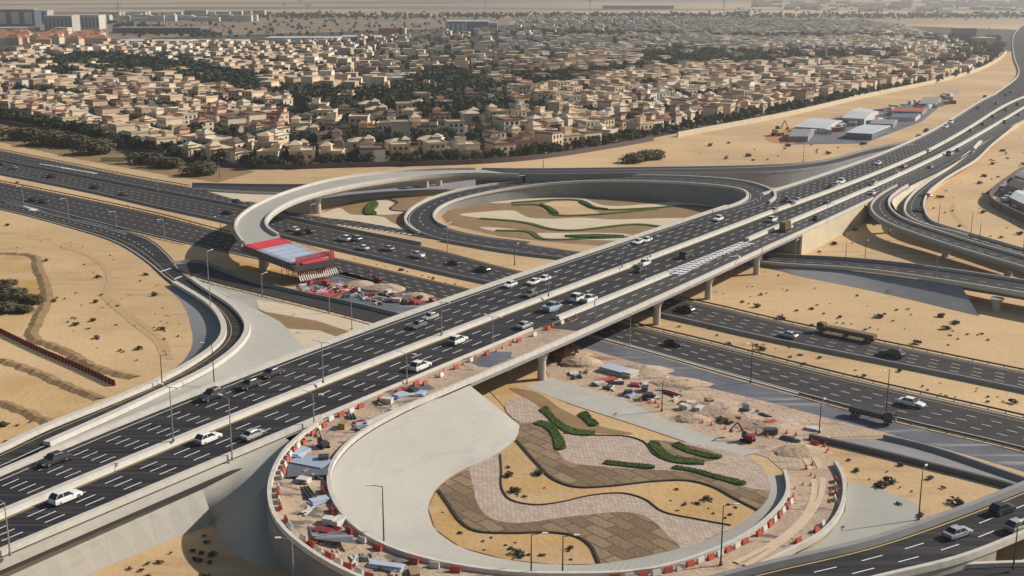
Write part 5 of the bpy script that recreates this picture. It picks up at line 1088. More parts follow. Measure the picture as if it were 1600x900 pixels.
sheetpile(626, 621, 9, 3.4, 2.0, 1.0, .8, 'bluesheet', 'panel_stack', 'pale grey sheets on the rubble beside the highway', 'panel stack')
sheetpile(520, 455, .1, 10, 12, .35, AL, 'pinksheet', 'tarpaulin', 'bright red sheet lying on the rubble below the shutter tower', 'tarpaulin')
for i in range(175):
    r = random.random()
    if i < 42 or i >= 120: x = 472 + 250 * random.random() ** (1 if i < 42 else 2); y = 436 + (x - 475) * .17 + random.uniform(-2, 20) * (1 if x < 600 else .6); z = .05; wh = 'in the rubble below the flyover end'
    elif i < 85: x = random.uniform(860, 1300); y = 568 + (x - 860) * .27 + random.uniform(-12, 18); z = .05; wh = 'on the churned dirt right of the overpass'
    else:
        k = random.random(); j = int(len(FL.A) * (.22 + .42 * k)); f = random.uniform(.2, .8); p = FL.A[min(j, len(FL.A) - 1)].lerp(FL.B[min(j, len(FL.B) - 1)], f); x = None; wh = 'on the foreground loop ramp'
    if x is not None: p = P(x, y, z)
    kind = i % 5; q = MB(); s = random.uniform(.5, 1.3)
    if kind == 0: q.box((0, 0, .08), (3.2 * s, .35, .15)); q.box((.2, .3, .2), (2.6 * s, .3, .12), .3); q.box((0, .1, .32), (2.9 * s, .3, .1), -.35); nm, m, lb = 'plank_pile', random.choice(('wood', 'white')), 'loose boards'
    elif kind == 1:
        for a in range(7): q.box((random.gauss(0, .6), random.gauss(0, .6), .2), (random.uniform(.4, 1), random.uniform(.4, .9), random.uniform(.3, .8)), random.uniform(0, 3), taper=.6)
        nm, m, lb = 'rubble_heap', random.choice(('dirt', 'concg', 'rail')), 'heap of broken lumps'
    elif kind == 2:
        for a in range(3): q.tube((-1.6 * s, a * .45, .2), (1.6 * s, a * .45, .2), .18, n=8)
        nm, m, lb = 'pipe_bundle', random.choice(('rail', 'redsteel')), 'bundle of short pipes'
    elif kind == 3: q.box((0, 0, .4), (1.6 * s, 1.1, .8)); q.box((0, 0, .85), (1.7 * s, 1.2, .1)); nm, m, lb = 'crate', random.choice(('red', 'white', 'wood', 'rail')), 'crate'
    else: q.box((0, 0, .12), (2.6 * s, 1.6, .2), .1); q.box((.2, .1, .3), (2.4 * s, 1.5, .15), -.15); nm, m, lb = 'board_stack', random.choice(('white', 'bluesheet', 'redsteel')), 'stack of formwork boards'
    o = obj(nm, q, M[m]); o.location = p + Vector((0, 0, .08)); o.rotation_euler = (0, 0, random.uniform(0, 3.1)); o.scale = (1.3, 1.3, 1.3)
    cn = {'dirt': 'earth coloured', 'concg': 'grey', 'rail': 'dark', 'redsteel': 'dark red', 'red': 'red', 'white': 'white', 'wood': 'timber brown', 'bluesheet': 'pale blue'}[m]
    tag(o, '%s %s lying %s' % (cn, lb, wh), lb, '%s %s %s' % (cn, lb, wh))
# ============================================================ SCRUB ON THE SAND
def shrub_mesh(seed, n, R, H, leaf, m):
    r = random.Random(seed); q = MB(); lob = [(r.uniform(-.5, .5) * R, r.uniform(-.5, .5) * R, r.uniform(.25, .6) * H, r.uniform(.4, .65) * R) for _ in range(5)]
    for i in range(n):
        cx, cy, cz, rr = r.choice(lob); d = Vector((r.gauss(0, 1), r.gauss(0, 1), r.gauss(.2, .8))).normalized() * rr * r.uniform(.5, 1.05)
        c = Vector((cx + d.x, cy + d.y, max(.05, cz + d.z * H / R))); nn = (d + Vector((r.gauss(0, .4), r.gauss(0, .4), .4))).normalized(); u = nn.orthogonal().normalized() * leaf * r.uniform(.6, 1.3); v = nn.cross(u)
        q.add([c + u, c + v, c - u, c - v], [(0, 1, 2, 3)])
    return q.mesh('shrub', m)
SH = [shrub_mesh(i, 110, .85, .75, .16, [M['scrub'], M['leaf2']][i % 2]) for i in range(6)]
def inpoly(x, y, poly):
    c = False; n = len(poly); j = n - 1
    for i in range(n):
        xi, yi = poly[i]; xj, yj = poly[j]
        if (yi > y) != (yj > y) and x < (xj - xi) * (y - yi) / (yj - yi) + xi: c = not c
        j = i
    return c
ZONES = [([(0, 345), (90, 370), (170, 395), (225, 425), (258, 452), (292, 505), (285, 560), (230, 590), (190, 560), (90, 530), (75, 450), (50, 398), (0, 392)], 62, 'on the tracked sand inside the left slip road', .9),
 ([(0, 628), (60, 660), (30, 685), (0, 695)], 5, 'by the sand pit at the left edge', 1.1),
 ([(0, 274), (0, 283), (345, 362), (345, 352)], 14, 'on the sandy median left of the flyover', .8), ([(470, 383), (520, 395), (730, 448), (700, 443)], 14, 'on the sandy median below the loose row of cars', .8),
 ([(1110, 462), (1200, 420), (1240, 432), (1330, 455), (1440, 480), (1520, 510), (1590, 560), (1590, 577), (1400, 537), (1200, 495)], 58, 'on the sand between the ramp and the lower highway', 1.1),
 ([(1260, 545), (1600, 622), (1600, 650), (1320, 590), (1020, 512), (1050, 500)], 34, 'on the sandy median right of the overpass', 1.0),
 ([(1270, 400), (1345, 335), (1350, 390), (1420, 410), (1300, 402)], 14, 'on the sand below the cream wall', 1.0),
 ([(1440, 690 - 380), (1490, 290), (1560, 230), (1600, 205), (1600, 260), (1550, 300), (1600, 350), (1600, 390), (1500, 360)], 48, 'on the sand beyond the second slip road', 1.3),
 ([(1310, 700), (1560, 765), (1440, 810), (1330, 745)], 16, 'on the sand above the bottom right road', 1.15),
 ([(220, 868), (275, 848), (325, 830), (345, 870), (350, 905), (180, 905)], 16, 'on the sand at the bottom left of the loop', 1.35),
 ([(672, 795), (700, 800), (740, 838), (900, 845), (925, 878), (860, 880), (730, 855), (685, 828)], 14, 'in the front sand bed of the loop garden', 1.0),
 ([(790, 720), (825, 725), (865, 755), (920, 768), (860, 782), (800, 778)], 10, 'in the left sand bed of the loop garden', 1.0),
 ([(1020, 760), (1075, 757), (1110, 768), (1170, 800), (1140, 815), (1060, 800)], 13, 'in the right sand bed of the loop garden', .9),
 ([(1215, 282), (1300, 272), (1280, 268), (1210, 275)], 5, 'under the long ramp at the highway merge', 1.2),
 ([(1080, 232), (1160, 215), (1210, 228), (1380, 222), (1290, 245), (1100, 255)], 22, 'on the sand below the yard with the long sheds', 1.7),
 ([(970, 257), (985, 250), (1040, 245), (1030, 256)], 0, '', 1)]
first = True; nsh = 0
for poly, n, wh, sc in ZONES:
    xs = [p[0] for p in poly]; ys = [p[1] for p in poly]; k = 0; t = 0
    while k < n and t < 5000:
        t += 1; x, y = random.uniform(min(xs), max(xs)), random.uniform(min(ys), max(ys))
        if not inpoly(x, y, poly): continue
        m = SH[nsh % 6]; o = bpy.data.objects.new('shrub', m); COL.objects.link(o); o.location = P(x, y, .08); s = sc * random.choice((.3, .4, .5, .6, .8, 1.4)); o.scale = (s * random.uniform(1, 1.5), s, s * .9); o.rotation_euler = (0, 0, random.uniform(0, 6))
        tag(o, 'small dark desert shrub ' + wh, 'shrub', 'desert shrubs ' + wh); k += 1; nsh += 1
BIG = [shrub_mesh(40 + i, 900, 3.2, 3.6, .28, M['scrub']) for i in range(3)]
for x, y, s, l in [(8, 452, 1.5, 'grey bush mass highest on the left picture edge'), (20, 468, 1.7, 'biggest grey bush on the left sand'), (42, 474, 1.5, 'grey bush nearest the winding berm'), (4, 488, 1.5, 'low grey bush under the biggest one at the left edge'), (30, 488, 1.2, 'smallest grey bush at the lower side of the left clump'),
  (30, 218, 4, 'long olive bush nearest the left edge of the upper sand strip'), (70, 226, 4, 'second olive bush from the left on the upper sand strip'), (105, 230, 4, 'third olive bush from the left on the upper sand strip'), (145, 240, 4, 'broad olive bush above the white painted gore'), (225, 256, 3.2, 'rounded olive bush left of the pale board'), (255, 262, 3, 'olive bush right of the rounded one, upper left sand'), (310, 273, 3.2, 'rightmost olive bush on the upper left sand'),
  (985, 254, 2.4, 'dark bush at the left end of the clump above the long ramp'), (1003, 250, 2.4, 'dark bush in the middle of the clump above the long ramp'), (1022, 248, 2.4, 'dark bush at the right end of the clump above the long ramp')]:
    o = bpy.data.objects.new('bush', BIG[int(x) % 3]); COL.objects.link(o); o.location = P(x, y, 0); o.scale = (s * 1.25, s, s * .62); tag(o, l, 'bush')

# ============================================================ TOWN
FRONT = [(-260, 150), (-100, 172), (0, 188), (130, 212), (270, 243), (400, 262), (560, 258), (780, 252), (930, 232), (1060, 208), (1200, 182), (1350, 148), (1430, 132), (1500, 115), (1545, 95), (1560, 82)]
fw3 = smooth(cr(L3(FRONT, 0), 6), 20)
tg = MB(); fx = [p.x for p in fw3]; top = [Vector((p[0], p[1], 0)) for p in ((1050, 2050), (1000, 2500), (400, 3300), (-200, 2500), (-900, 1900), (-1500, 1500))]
tg.poly([Vector((p.x, p.y, .05)) for p in fw3] + [Vector((p.x, p.y, .05)) for p in top]); S('ground', tg, M['townground'], 'brown ground of the villa town, streets and yards, colour darkened for shade between walls')
wl = [p for p in fw3 if proj(p.x, p.y, 0)[0] < 1010]; wr = [p for p in fw3 if proj(p.x, p.y, 0)[0] > 1030]
mb = MB(); mb.sweep(offs(wl, 7), [(-.3, 0), (-.3, 2.6), (.3, 2.6), (.3, 0)]); tag(obj('boundary_wall', mb, mat('purple_brown_wall', (.12, .085, .09), .9)), 'long dark wall in front of the nearest villas and trees', 'wall')
mb = MB(); mb.sweep(offs(wr, 10), [(-.5, 0), (-.5, 3.2), (.5, 3.2), (.5, 0)]); tag(obj('boundary_wall', mb, M['cream']), 'long cream wall round the right side of the villa town', 'wall')
sheet('ground', [(-100, 165), (0, 190), (130, 214), (270, 246), (400, 268), (340, 285), (240, 270), (120, 248), (0, 222), (-100, 205)], 'brown', 'brown scrubby strip between villas and collector road, upper left', .04, sm=False)

sheet('ground', [(-60, 78), (150, 76), (420, 74), (600, 64), (790, 52), (800, 28), (500, 24), (200, 22), (-60, 24)], 'plain', 'brown scrubby plain behind the villa town, upper left', .04, sm=False)
# masks in the survey picture: tree belts where villas are rare
BELTS = [[(150, 115), (260, 90), (400, 128), (420, 150), (600, 150), (620, 175), (560, 180), (350, 150), (250, 125), (150, 122)], [(40, 120), (60, 100), (140, 88), (260, 100), (340, 125), (330, 140), (200, 120)],
 [(640, 125), (700, 112), (780, 140), (800, 165), (740, 185), (640, 185), (600, 160)], [(800, 125), (900, 118), (1010, 105), (1020, 112), (900, 135), (820, 140)], [(1000, 92), (1060, 80), (1200, 88), (1330, 82), (1400, 88), (1400, 100), (1240, 104), (1000, 108)],
 [(780, 50), (1100, 57), (1350, 58), (1560, 62), (1570, 76), (1500, 84), (1400, 66), (1100, 62), (800, 56)], [(1480, 72), (1560, 72), (1556, 92), (1500, 110), (1430, 112), (1480, 90)], [(150, 34), (330, 50), (360, 62), (200, 55)]]
def inbelt(x, y): return any(inpoly(x, y, b) for b in BELTS)
yb_ = np.interp
def front_y(px): return float(np.interp(px, [p[0] for p in FRONT], [p[1] for p in FRONT]))
def top_y(px): return float(np.interp(px, [-200, 0, 150, 420, 600, 790, 830, 1350, 1400, 1480, 1560], [82, 84, 74, 72, 62, 50, 28, 36, 44, 68, 80]))
sites = []; trees_s = []
FXm, FYm = np.array([p.x for p in fw3]), np.array([p.y for p in fw3])
cF = cum(fw3); k = 0; yoff = 16.0
while yoff < 2600:
    t = random.uniform(0, 10); amp = 4 * math.sin(k * .7)
    while t < cF[-1]:
        p = at(fw3, cF, t); d = at(fw3, cF, t + 2) - p; ang = math.atan2(d.y, d.x)
        if abs(p.x) < 1300:
            px_, py_ = p.x * (1 + yoff / 2600), p.y + yoff + amp * math.sin(t / 150) + 12 * math.sin(p.x * (1 + yoff / 2600) / 90 + k)
            X, Y = proj(px_, py_, 0)
            if -120 < X < 1720 and Y > top_y(X) and X < 1556:
                b = inbelt(X, Y)
                if k % 3 == 2 and not b:
                    for _ in range(3): trees_s.append((px_ + random.uniform(-9, 9), py_ + random.uniform(-7, 7), random.uniform(.9, 1.45)))
                    if random.random() < .8:
                        t += 15.0 if yoff < 900 else 19; continue
                if random.random() < (.12 if b else .86): sites.append((px_ + random.uniform(-1.5, 1.5), py_ + random.uniform(-1.5, 1.5), ang * (1 - min(1, yoff / 1500)) + random.choice((0, 0, .2, -.2, 1.57)), k))
                dens = 1.8 if b else (2.3 if k == 0 else 2.1)
                nn = int(dens) + (random.random() < dens % 1)
                for _ in range(nn): trees_s.append((px_ + random.uniform(-9, 9), py_ - random.choice((9, 10, 12, -13)) + random.uniform(-3, 3) + (random.uniform(-8, 8) if b else 0), random.uniform(.75, 1.3) * (1.15 if b else 1)))
        t += (17.5 if yoff < 400 else 19 if yoff < 900 else 22) * random.uniform(.9, 1.15)
    yoff += (29 if yoff < 500 else 31 if yoff < 1000 else 36); k += 1
# dark street trees along the front wall
t = 0
while t < cF[-1]:
    p = at(fw3, cF, t); X, Y = proj(p.x, p.y, 0)
    if -100 < X < 1560:
        for _ in range(3 if X < 560 else 1): trees_s.append((p.x + random.uniform(-3, 3), p.y + random.uniform(-5, 10), random.uniform(.8, 1.3)))
    t += 7.5
sites.sort(key=lambda s: math.hypot(s[0], s[1])); trees_s.sort(key=lambda s: math.hypot(s[0], s[1]))
def vis(x, y): X, Y = proj(x, y, 0); return -12 < X < 1612
sites = [s for s in sites]; near = [s for s in sites if vis(s[0], s[1])][:290]; nset = set(id(s) for s in near); rest = [s for s in sites if id(s) not in nset]

def villa_parts(v):
    """boxes (centre, size) of masses, roofs and openings of one villa type"""
    if v == 0: return [((0, 0, 3.4), (11, 11, 6.8)), ((-3, 2.5, 4.6), (5, 6, 9.2))], [((0, 0, 6.95), (11.5, 11.5, .3)), ((-3, 2.5, 9.35), (5.5, 6.5, .3))]
    if v == 1: return [((0, 0, 3.2), (12, 9, 6.4)), ((3.4, -3.2, 3.9), (4.4, 5, 7.8))], [((0, 0, 6.5), (12.6, 9.6, .22)), ((3.4, -3.2, 7.95), (4.9, 5.5, .3))]
    if v == 2: return [((0, 0, 4.6), (9.5, 10, 9.2)), ((5, 1, 2.9), (4, 8, 5.8))], [((0, 0, 9.35), (10, 10.5, .3)), ((5, 1, 5.95), (4.5, 8.5, .3))]
    return [((0, 0, 3.3), (10, 10, 6.6)), ((-4.5, -1.5, 2.2), (4, 6, 4.4)), ((2.5, 2, 4.5), (4, 4, 9))], [((0, 0, 6.75), (10.6, 10.6, .3)), ((-4.5, -1.5, 4.5), (4.4, 6.4, .3)), ((2.5, 2, 9.15), (4.4, 4.4, .3))]
def hip(mb, c, d, h, mi=0):
    x, y, z = c; a, b = d[0] / 2 + .4, d[1] / 2 + .4; r = max(0, a - b)
    vs = [(x - a, y - b, z), (x + a, y - b, z), (x + a, y + b, z), (x - a, y + b, z), (x - r - .3, y, z + h), (x + r + .3, y, z + h)]
    mb.add(vs, [(0, 1, 5, 4), (1, 2, 5), (2, 3, 4, 5), (3, 0, 4)], mi)
def villa_proto(v, wc, rc):
    root = empty('villa'); ms, rs = villa_parts(v)
    for i, (c, d) in enumerate(ms): q = MB(); q.box(c, d); obj('walls' if i == 0 else 'wing', q, M['walls'][wc], root)
    for i, (c, d) in enumerate(rs):
        q = MB(); q.box(c, d)
        if (v == 1) or (v == 0 and i == 1): hip(q, (c[0], c[1], c[2] + .15), d, 1.7)
        elif v != 1:
            for sx, sy, w, l in ((0, -1, d[0], .25), (0, 1, d[0], .25), (-1, 0, .25, d[1] - .5), (1, 0, .25, d[1] - .5)): q.box((c[0] + sx * (d[0] / 2 - .13), c[1] + sy * (d[1] / 2 - .13), c[2] + .45), (w, l, .6))
        obj('roof', q, M['roofs'][rc], root)
    (c, d) = ms[0]
    for z in (1.7, 4.7) + ((7.7,) if d[2] > 9 else ()):
        for x in (-d[0] * .3, 0, d[0] * .3):
            if z < 2 and x == 0: continue
            q = MB(); q.box((c[0] + x, -d[1] / 2 - .03, z), (1.4, .1, 1.5)); w = obj('window', q, M['dark'], root)
            q = MB(); q.box((c[0] + x, -d[1] / 2 - .16, z - .85), (1.8, .3, .14)); obj('sill', q, M['walls'][4], w)
    for z in (1.7, 4.7):
        for y in (-d[1] * .25, d[1] * .25):
            q = MB(); q.box((d[0] / 2 + .03, y, z), (.1, 1.3, 1.5)); obj('window', q, M['dark'], root)
    q = MB(); q.box((c[0], -d[1] / 2 - .04, 1.1), (1.5, .12, 2.2)); obj('door', q, M['wood'], root)
    q = MB(); q.box((c[0], -d[1] / 2 - .7, 3.0), (3.6, 1.4, .2)); q.box((c[0], -d[1] / 2 - 1.35, 3.45), (3.6, .12, .8)); obj('balcony', q, M['walls'][wc], root)
    return root
WN = ['sand coloured', 'tan', 'pale cream', 'brown', 'whitish', 'ochre']; RN = ['sandy flat', 'red-brown', 'dark brown', 'pale']; VN = ['corner tower villa', 'broad hipped villa', 'three storey villa', 'stepped villa']
VP = {}
def where(x, y):
    X, Y = proj(x, y, 0)
    a = 'far left' if X < 260 else 'left' if X < 520 else 'centre left' if X < 760 else 'centre right' if X < 980 else 'right' if X < 1250 else 'far right'
    return a, X, Y
for (x, y, a, k) in near:
    wc = random.choices(range(6), (5, 3, 4, 2, 1, 2))[0]; v = random.randrange(4); X = proj(x, y, 0)[0]; rc = random.choices(range(4), (5, 2 if X < 900 else 5, 2, 2))[0]
    key = (v, wc, rc)
    if key not in VP: VP[key] = villa_proto(v, wc, rc); o = VP[key]
    else: o = copy_tree(VP[key])
    o.location = (x, y, 0); o.rotation_euler = (0, 0, a); o.scale = [random.uniform(1.02, 1.25)] * 3
    wh = where(x, y)[0]; row = ['front row', 'second row', 'third row', 'fourth row', 'fifth row'][min(4, k)] if k < 5 else 'back rows'
    tag(o, '%s %s, %s roof, %s, %s of town' % (WN[wc], VN[v], RN[rc], row, wh), 'villa', '%s %s with %s roof, %s, %s' % (WN[wc], VN[v], RN[rc], row, wh))
mb = MB(); NW = 6
for (x, y, a, k) in rest:
    wc = random.choices(range(6), (5, 3, 4, 3, 2 if y < 1500 else 6, 2))[0]; v = random.randrange(4); X, Y = proj(x, y, 0); rc = random.choices(range(4), (4, 2 if X < 800 else 6, 2, 2))[0]; ms, rs = villa_parts(v)
    ca, sa = math.cos(a), math.sin(a); sc = random.uniform(1.05, 1.3)
    if X < 180 and Y < 80: wc, rc = 1, 1
    if X > 780 and Y < 84: wc, rc = random.choice((4, 4, 2)), random.choice((3, 3, 0, 2))
    for (c, d) in ms[:2]: mb.box((x + (c[0] * ca - c[1] * sa) * sc, y + (c[0] * sa + c[1] * ca) * sc, c[2] * sc), [q * sc for q in d], a, wc)
    for i, (c, d) in enumerate(rs[:2]):
        cc = (x + (c[0] * ca - c[1] * sa) * sc, y + (c[0] * sa + c[1] * ca) * sc, c[2] * sc)
        mb.box(cc, [q * sc for q in d], a, NW + rc)
    if y < 1500:
        d = ms[0][1]
        for xx in (-d[0] * .28, d[0] * .28):
            for z in (1.8, 4.8): mb.box((x + (xx * ca + (d[1] / 2 + .03) * sa) * sc, y + (xx * sa - (d[1] / 2 + .03) * ca) * sc, z * sc), (1.5, .12, 1.6), a, 10)
o = obj('villas', mb, M['walls'] + M['roofs'] + [M['dark']], fix=False); tag(o, 'thousands of small distant villas filling the town to the far sand', 'villas', kind='stuff')

# ---- trees
def crown_pts(r, n, R, H, leaf, zc):
    lob = [(r.uniform(-.5, .5) * R, r.uniform(-.5, .5) * R, zc + r.uniform(-.35, .45) * H * .5, r.uniform(.42, .68) * R) for _ in range(7)]; q = MB()
    for i in range(n):
        cx, cy, cz, rr = r.choice(lob); d = Vector((r.gauss(0, 1), r.gauss(0, 1), r.gauss(.1, 1))).normalized() * rr * r.uniform(.45, 1.08)
        c = Vector((cx + d.x, cy + d.y, max(.8, cz + d.z * .9))); nn = (d.normalized() + Vector((r.gauss(0, .5), r.gauss(0, .5), r.gauss(.2, .4)))).normalized(); u = nn.orthogonal().normalized() * leaf * r.uniform(.6, 1.4); v = nn.cross(u)
        q.add([c + u, c + v, c - u, c - v], [(0, 1, 2, 3)])
    return q
TRN = []
for i in range(6):
    r = random.Random(100 + i); R = r.uniform(2.6, 3.4); H = r.uniform(5, 7)
    cm = crown_pts(r, 420, R, H, .42, H * .62).mesh('crown', M['leaf'] if i % 3 else M['leaf2']); tb = MB(); tb.tube((0, 0, 0), (.1, .05, H * .5), .22, .12, n=7)
    for j in range(4): a = j * 1.6; tb.tube((.1, .05, H * .42), (math.cos(a) * R * .4, math.sin(a) * R * .4, H * .72), .09, .04, n=5)
    TRN.append((cm, tb.mesh('trunk', M['bark']), R, H))
ntree = [s for s in trees_s if vis(s[0], s[1])][:290]; ids = set(id(s) for s in ntree); rtree = [s for s in trees_s if id(s) not in ids]
for i, (x, y, s) in enumerate(ntree):
    cm, tm, R, H = TRN[i % 6]; e = empty('tree', (x, y, 0), random.uniform(0, 6)); e.scale = (s * 1.15, s * 1.15, s)
    for nm, me in (('crown', cm), ('trunk', tm)): o = bpy.data.objects.new(nm, me); COL.objects.link(o); o.parent = e
    wh = where(x, y)[0]; hue = 'dark green' if (i % 6) % 3 else 'olive'
    tag(e, '%s round street tree in the belt between wall and nearest villas, %s' % (hue, wh), 'tree', '%s street trees, %s' % (hue, wh))
# distant trees as one body of foliage
lo = []
for i in range(5):
    r = random.Random(300 + i); q = crown_pts(r, 46, 3.2, 6, 1.05, 3.4); lo.append((np.array(q.v), np.array(q.f)))
VV, FF_ = [], []; off = 0; xt = [(x, y, s) for x, y, s in rtree]
for b_ in BELTS:                                              # thick belts of trees
    xs = [p[0] for p in b_]; ys = [p[1] for p in b_]; n = int((max(xs) - min(xs)) * (max(ys) - min(ys)) / 15)
    for _ in range(n):
        x, y = random.uniform(min(xs), max(xs)), random.uniform(min(ys), max(ys))
        if inpoly(x, y, b_): p = P(x, y, 0); xt.append((p.x, p.y, random.uniform(1.1, 1.7)))
for _ in range(3000):                                          # scrubby plain beyond the town
    x = random.uniform(-60, 1640); y = random.gauss(26, 2.2) if random.random() < .7 else (random.uniform(24, 60) if x < 700 else random.uniform(9, 30) if x > 1150 else random.gauss(25, 1.5))
    if x > 1560 and y > 40: continue
    if y < top_y(x) and y > 12 and not (x < 190 and y > 12): p = P(x, y, 0); xt.append((p.x, p.y, random.uniform(.6, 1.5)))
for x, y, s in xt:
    v, f = lo[int(rng.integers(5))]; a = rng.uniform(0, 6.28); ca, sa = math.cos(a), math.sin(a); w = v @ np.array([[ca, sa, 0], [-sa, ca, 0], [0, 0, 1]]) * np.array([s * 1.15, s * 1.15, s]) + np.array([x, y, 0])
    VV.append(w); FF_.append(f + off); off += len(v)
VV = np.concatenate(VV); FF_ = np.concatenate(FF_); me = bpy.data.meshes.new('foliage'); me.vertices.add(len(VV)); me.vertices.foreach_set('co', VV.astype(np.float32).ravel()); me.loops.add(FF_.size); me.loops.foreach_set('vertex_index', FF_.astype(np.int32).ravel())
me.polygons.add(len(FF_)); me.polygons.foreach_set('loop_start', np.arange(0, FF_.size, 4, dtype=np.int32)); me.materials.append(M['leaf']); me.update(calc_edges=True); me.validate()
o = bpy.data.objects.new('trees', me); COL.objects.link(o); tag(o, 'mass of distant dark trees between and beyond the villas', 'trees', kind='stuff')
print('TREES', len(xt), 'VILLAS', len(near), len(rest), 'SHRUBS', nsh, 'WB', wbn)

# ============================================================ LARGE BUILDINGS
def block(px, pyb, wpx, hpx, depth, m, label, name='office_building', bands=0, cols=0, roof=None, rz=0, cat='building'):
    b = P(px, pyb, 0); dist = b.y; wd = wpx * math.hypot(b.x, b.y) / F; h = height_to(b, pyb - hpx); e = empty(name, b, rz); tag(e, label, cat)
    q = MB(); q.box((0, depth / 2, h / 2), (wd, depth, h)); obj('walls', q, M[m], e)
    q = MB(); q.box((0, depth / 2, h + .4), (wd + 1, depth + 1, .8)); obj('roof', q, M[roof or 'shed'], e)
    for i in range(cols):
        q = MB(); q.box((-wd / 2 + wd * (i + .5) / cols, -.15, h * .5), (wd / cols * .58, .4, h * .72)); w = obj('window_strip', q, M['bglass' if m != 'bglass' else 'shed'], e)
    for i in range(bands):
        q = MB(); q.box((0, -.2, h * (i + .6) / bands), (wd * .94, .4, h / bands * .4)); obj('window_band', q, M['bglass'], e)
    return e
block(25, 41, 55, 26, 40, 'bglass', 'blue glass office slab at the top left corner', cols=3); block(62, 38, 24, 21, 40, 'conc', 'pale office tower end next to the blue slab', cols=1)
block(92, 49, 40, 24, 45, 'conc', 'pale office block with a dark glazed front, upper left', cols=7); block(133, 46, 42, 22, 45, 'white', 'white office block with narrow dark windows, upper left', cols=8)
block(95, 56, 20, 12, 25, 'cream', 'yellow cube building below the office blocks', 'cube_building', roof='cream')
block(712, 52, 30, 18, 60, 'bglass', 'blue glass office block beyond the town, left part', cols=4); block(745, 50, 36, 16, 60, 'bglass', 'blue glass office block beyond the town, middle part', bands=2); block(770, 48, 14, 12, 40, 'shed', 'white end block of the blue office group', bands=1)
block(610, 57, 36, 12, 40, 'terra', 'dark red brick block left of the blue offices', roof='roofdk' if 'roofdk' in M else 'shedred'); block(628, 57, 10, 12, 30, 'cream', 'small cream block at the end of the brick block', roof='cream')
block(998, 14, 106, 5, 50, 'concg', 'very long low pale building on the far sand', 'long_building'); block(1160, 20, 20, 3, 40, 'white', 'short white building on the far sand', 'long_building')
block(1080, 42, 30, 3, 40, 'concg', 'low flat hall among the far villas', 'hall'); block(15, 49, 70, 5, 30, 'white', 'low white hall under the office blocks', 'hall')
block(232, 71, 110, 6, 60, 'white', 'long low white hall below the terracotta quarter', 'hall'); block(330, 70, 90, 5, 60, 'shed', 'pale hall right of the long low white one', 'hall'); block(470, 67, 110, 7, 60, 'shed', 'long pale blue hall with a bright roof, upper centre left', 'hall'); block(560, 64, 60, 6, 60, 'white', 'pale hall ending at the brick block', 'hall')
block(245, 52, 130, 8, 60, 'bglass', 'long dark hall beyond the terracotta quarter', 'hall', roof='concg')
block(215, 66, 30, 4, 20, 'cream', 'cream block right of the terracotta quarter', 'cube_building', roof='cream'); block(30, 116, 40, 14, 25, 'cream', 'large cream house left of the dark belt', 'cube_building', roof='cream')
block(1543, 74, 24, 14, 30, 'cream', 'cream block at the right end of the town', 'cube_building', roof='cream'); block(1510, 57, 28, 12, 30, 'bglass', 'dark block under the far haze at right', roof='concg')
random.seed(21)
for i in range(34):
    x = random.uniform(-5, 175); y = random.uniform(58, 72); b = P(x, y, 0); e = empty('terracotta_house', b, random.uniform(-.3, .3)); w = random.uniform(16, 26)
    tag(e, 'orange terracotta roofed house in the quarter below the office blocks', 'house', 'terracotta roofed houses, upper left'); q = MB(); q.box((0, 0, 5), (w, 14, 10)); obj('walls', q, M['walls'][i % 3], e); q = MB(); hip(q, (0, 0, 10), (w, 14), 5); obj('roof', q, M['terra'], e)
for i in range(130):
    x = random.uniform(1180, 1620) if i < 95 else random.uniform(150, 400); y = random.gauss(9, 5) if i < 95 else random.uniform(24, 34)
    if y < -3: continue
    b = P(x, y, 0); q = MB(); h = random.uniform(8, 16); q.box((0, 0, h / 2), (random.uniform(20, 60), 20, h)); o = obj('distant_building', q, M[random.choice(('white', 'conc', 'shed', 'cream'))]); o.location = b; tag(o, 'tiny pale building lost in the haze near the horizon, %s' % ('right' if i < 95 else 'left'), 'building', 'pale buildings near the horizon, %s' % ('right' if i < 95 else 'left'))
def shed(pts, h, rise, m, wm, label):
    """gabled hall on four traced ground corners"""
    c = L3(pts, 0); b = sum(c, Vector()) / 4; e = empty('warehouse', b); tag(e, label, 'warehouse'); c = [p - b for p in c]; z = Vector((0, 0, h)); q = MB(); q.hexa(c + [p + z for p in c]); obj('walls', q, M[wm], e)
    a, d = (c[0] + c[3]) / 2 + z + Vector((0, 0, rise)), (c[1] + c[2]) / 2 + z + Vector((0, 0, rise)); t = [p * 1.03 + z for p in c]; q = MB(); q.add([t[0], t[1], t[2], t[3], a, d], [(0, 1, 5, 4), (2, 3, 4, 5), (1, 2, 5), (3, 0, 4)]); obj('roof', q, M[m], e)
shed([(1242, 206), (1290, 209), (1315, 196), (1270, 192)], 3.4, 1, 'shed', 'white', 'nearest long pale warehouse in the yard beside the highway')
shed([(1315, 194), (1350, 196), (1372, 184), (1342, 178)], 4.5, 1.5, 'shed', 'white', 'tall pale warehouse with white gable in the yard')
shed([(1322, 217), (1362, 219), (1392, 206), (1350, 204)], 4, .8, 'shed', 'bglass', 'pale roofed warehouse with dark blue front in the yard')
shed([(1232, 222), (1262, 222), (1272, 211), (1240, 210)], 3.5, 2, 'concg', 'concg', 'dark domed shed at the left of the yard')
shed([(1392, 180), (1440, 181), (1448, 175), (1402, 174)], 3, 1, 'shedred', 'concg', 'red roofed shed in the yard'); shed([(1390, 190), (1430, 190), (1438, 184), (1396, 184)], 3, 1, 'bglass', 'white', 'blue roofed shed below the red one')
shed([(1358, 200), (1395, 201), (1402, 194), (1366, 193)], 3, 1, 'concg', 'concg', 'grey low shed in the middle of the yard'); shed([(1435, 168), (1462, 168), (1470, 158), (1444, 157)], 3, 1, 'concg', 'concg', 'dark shed near the highway bend')
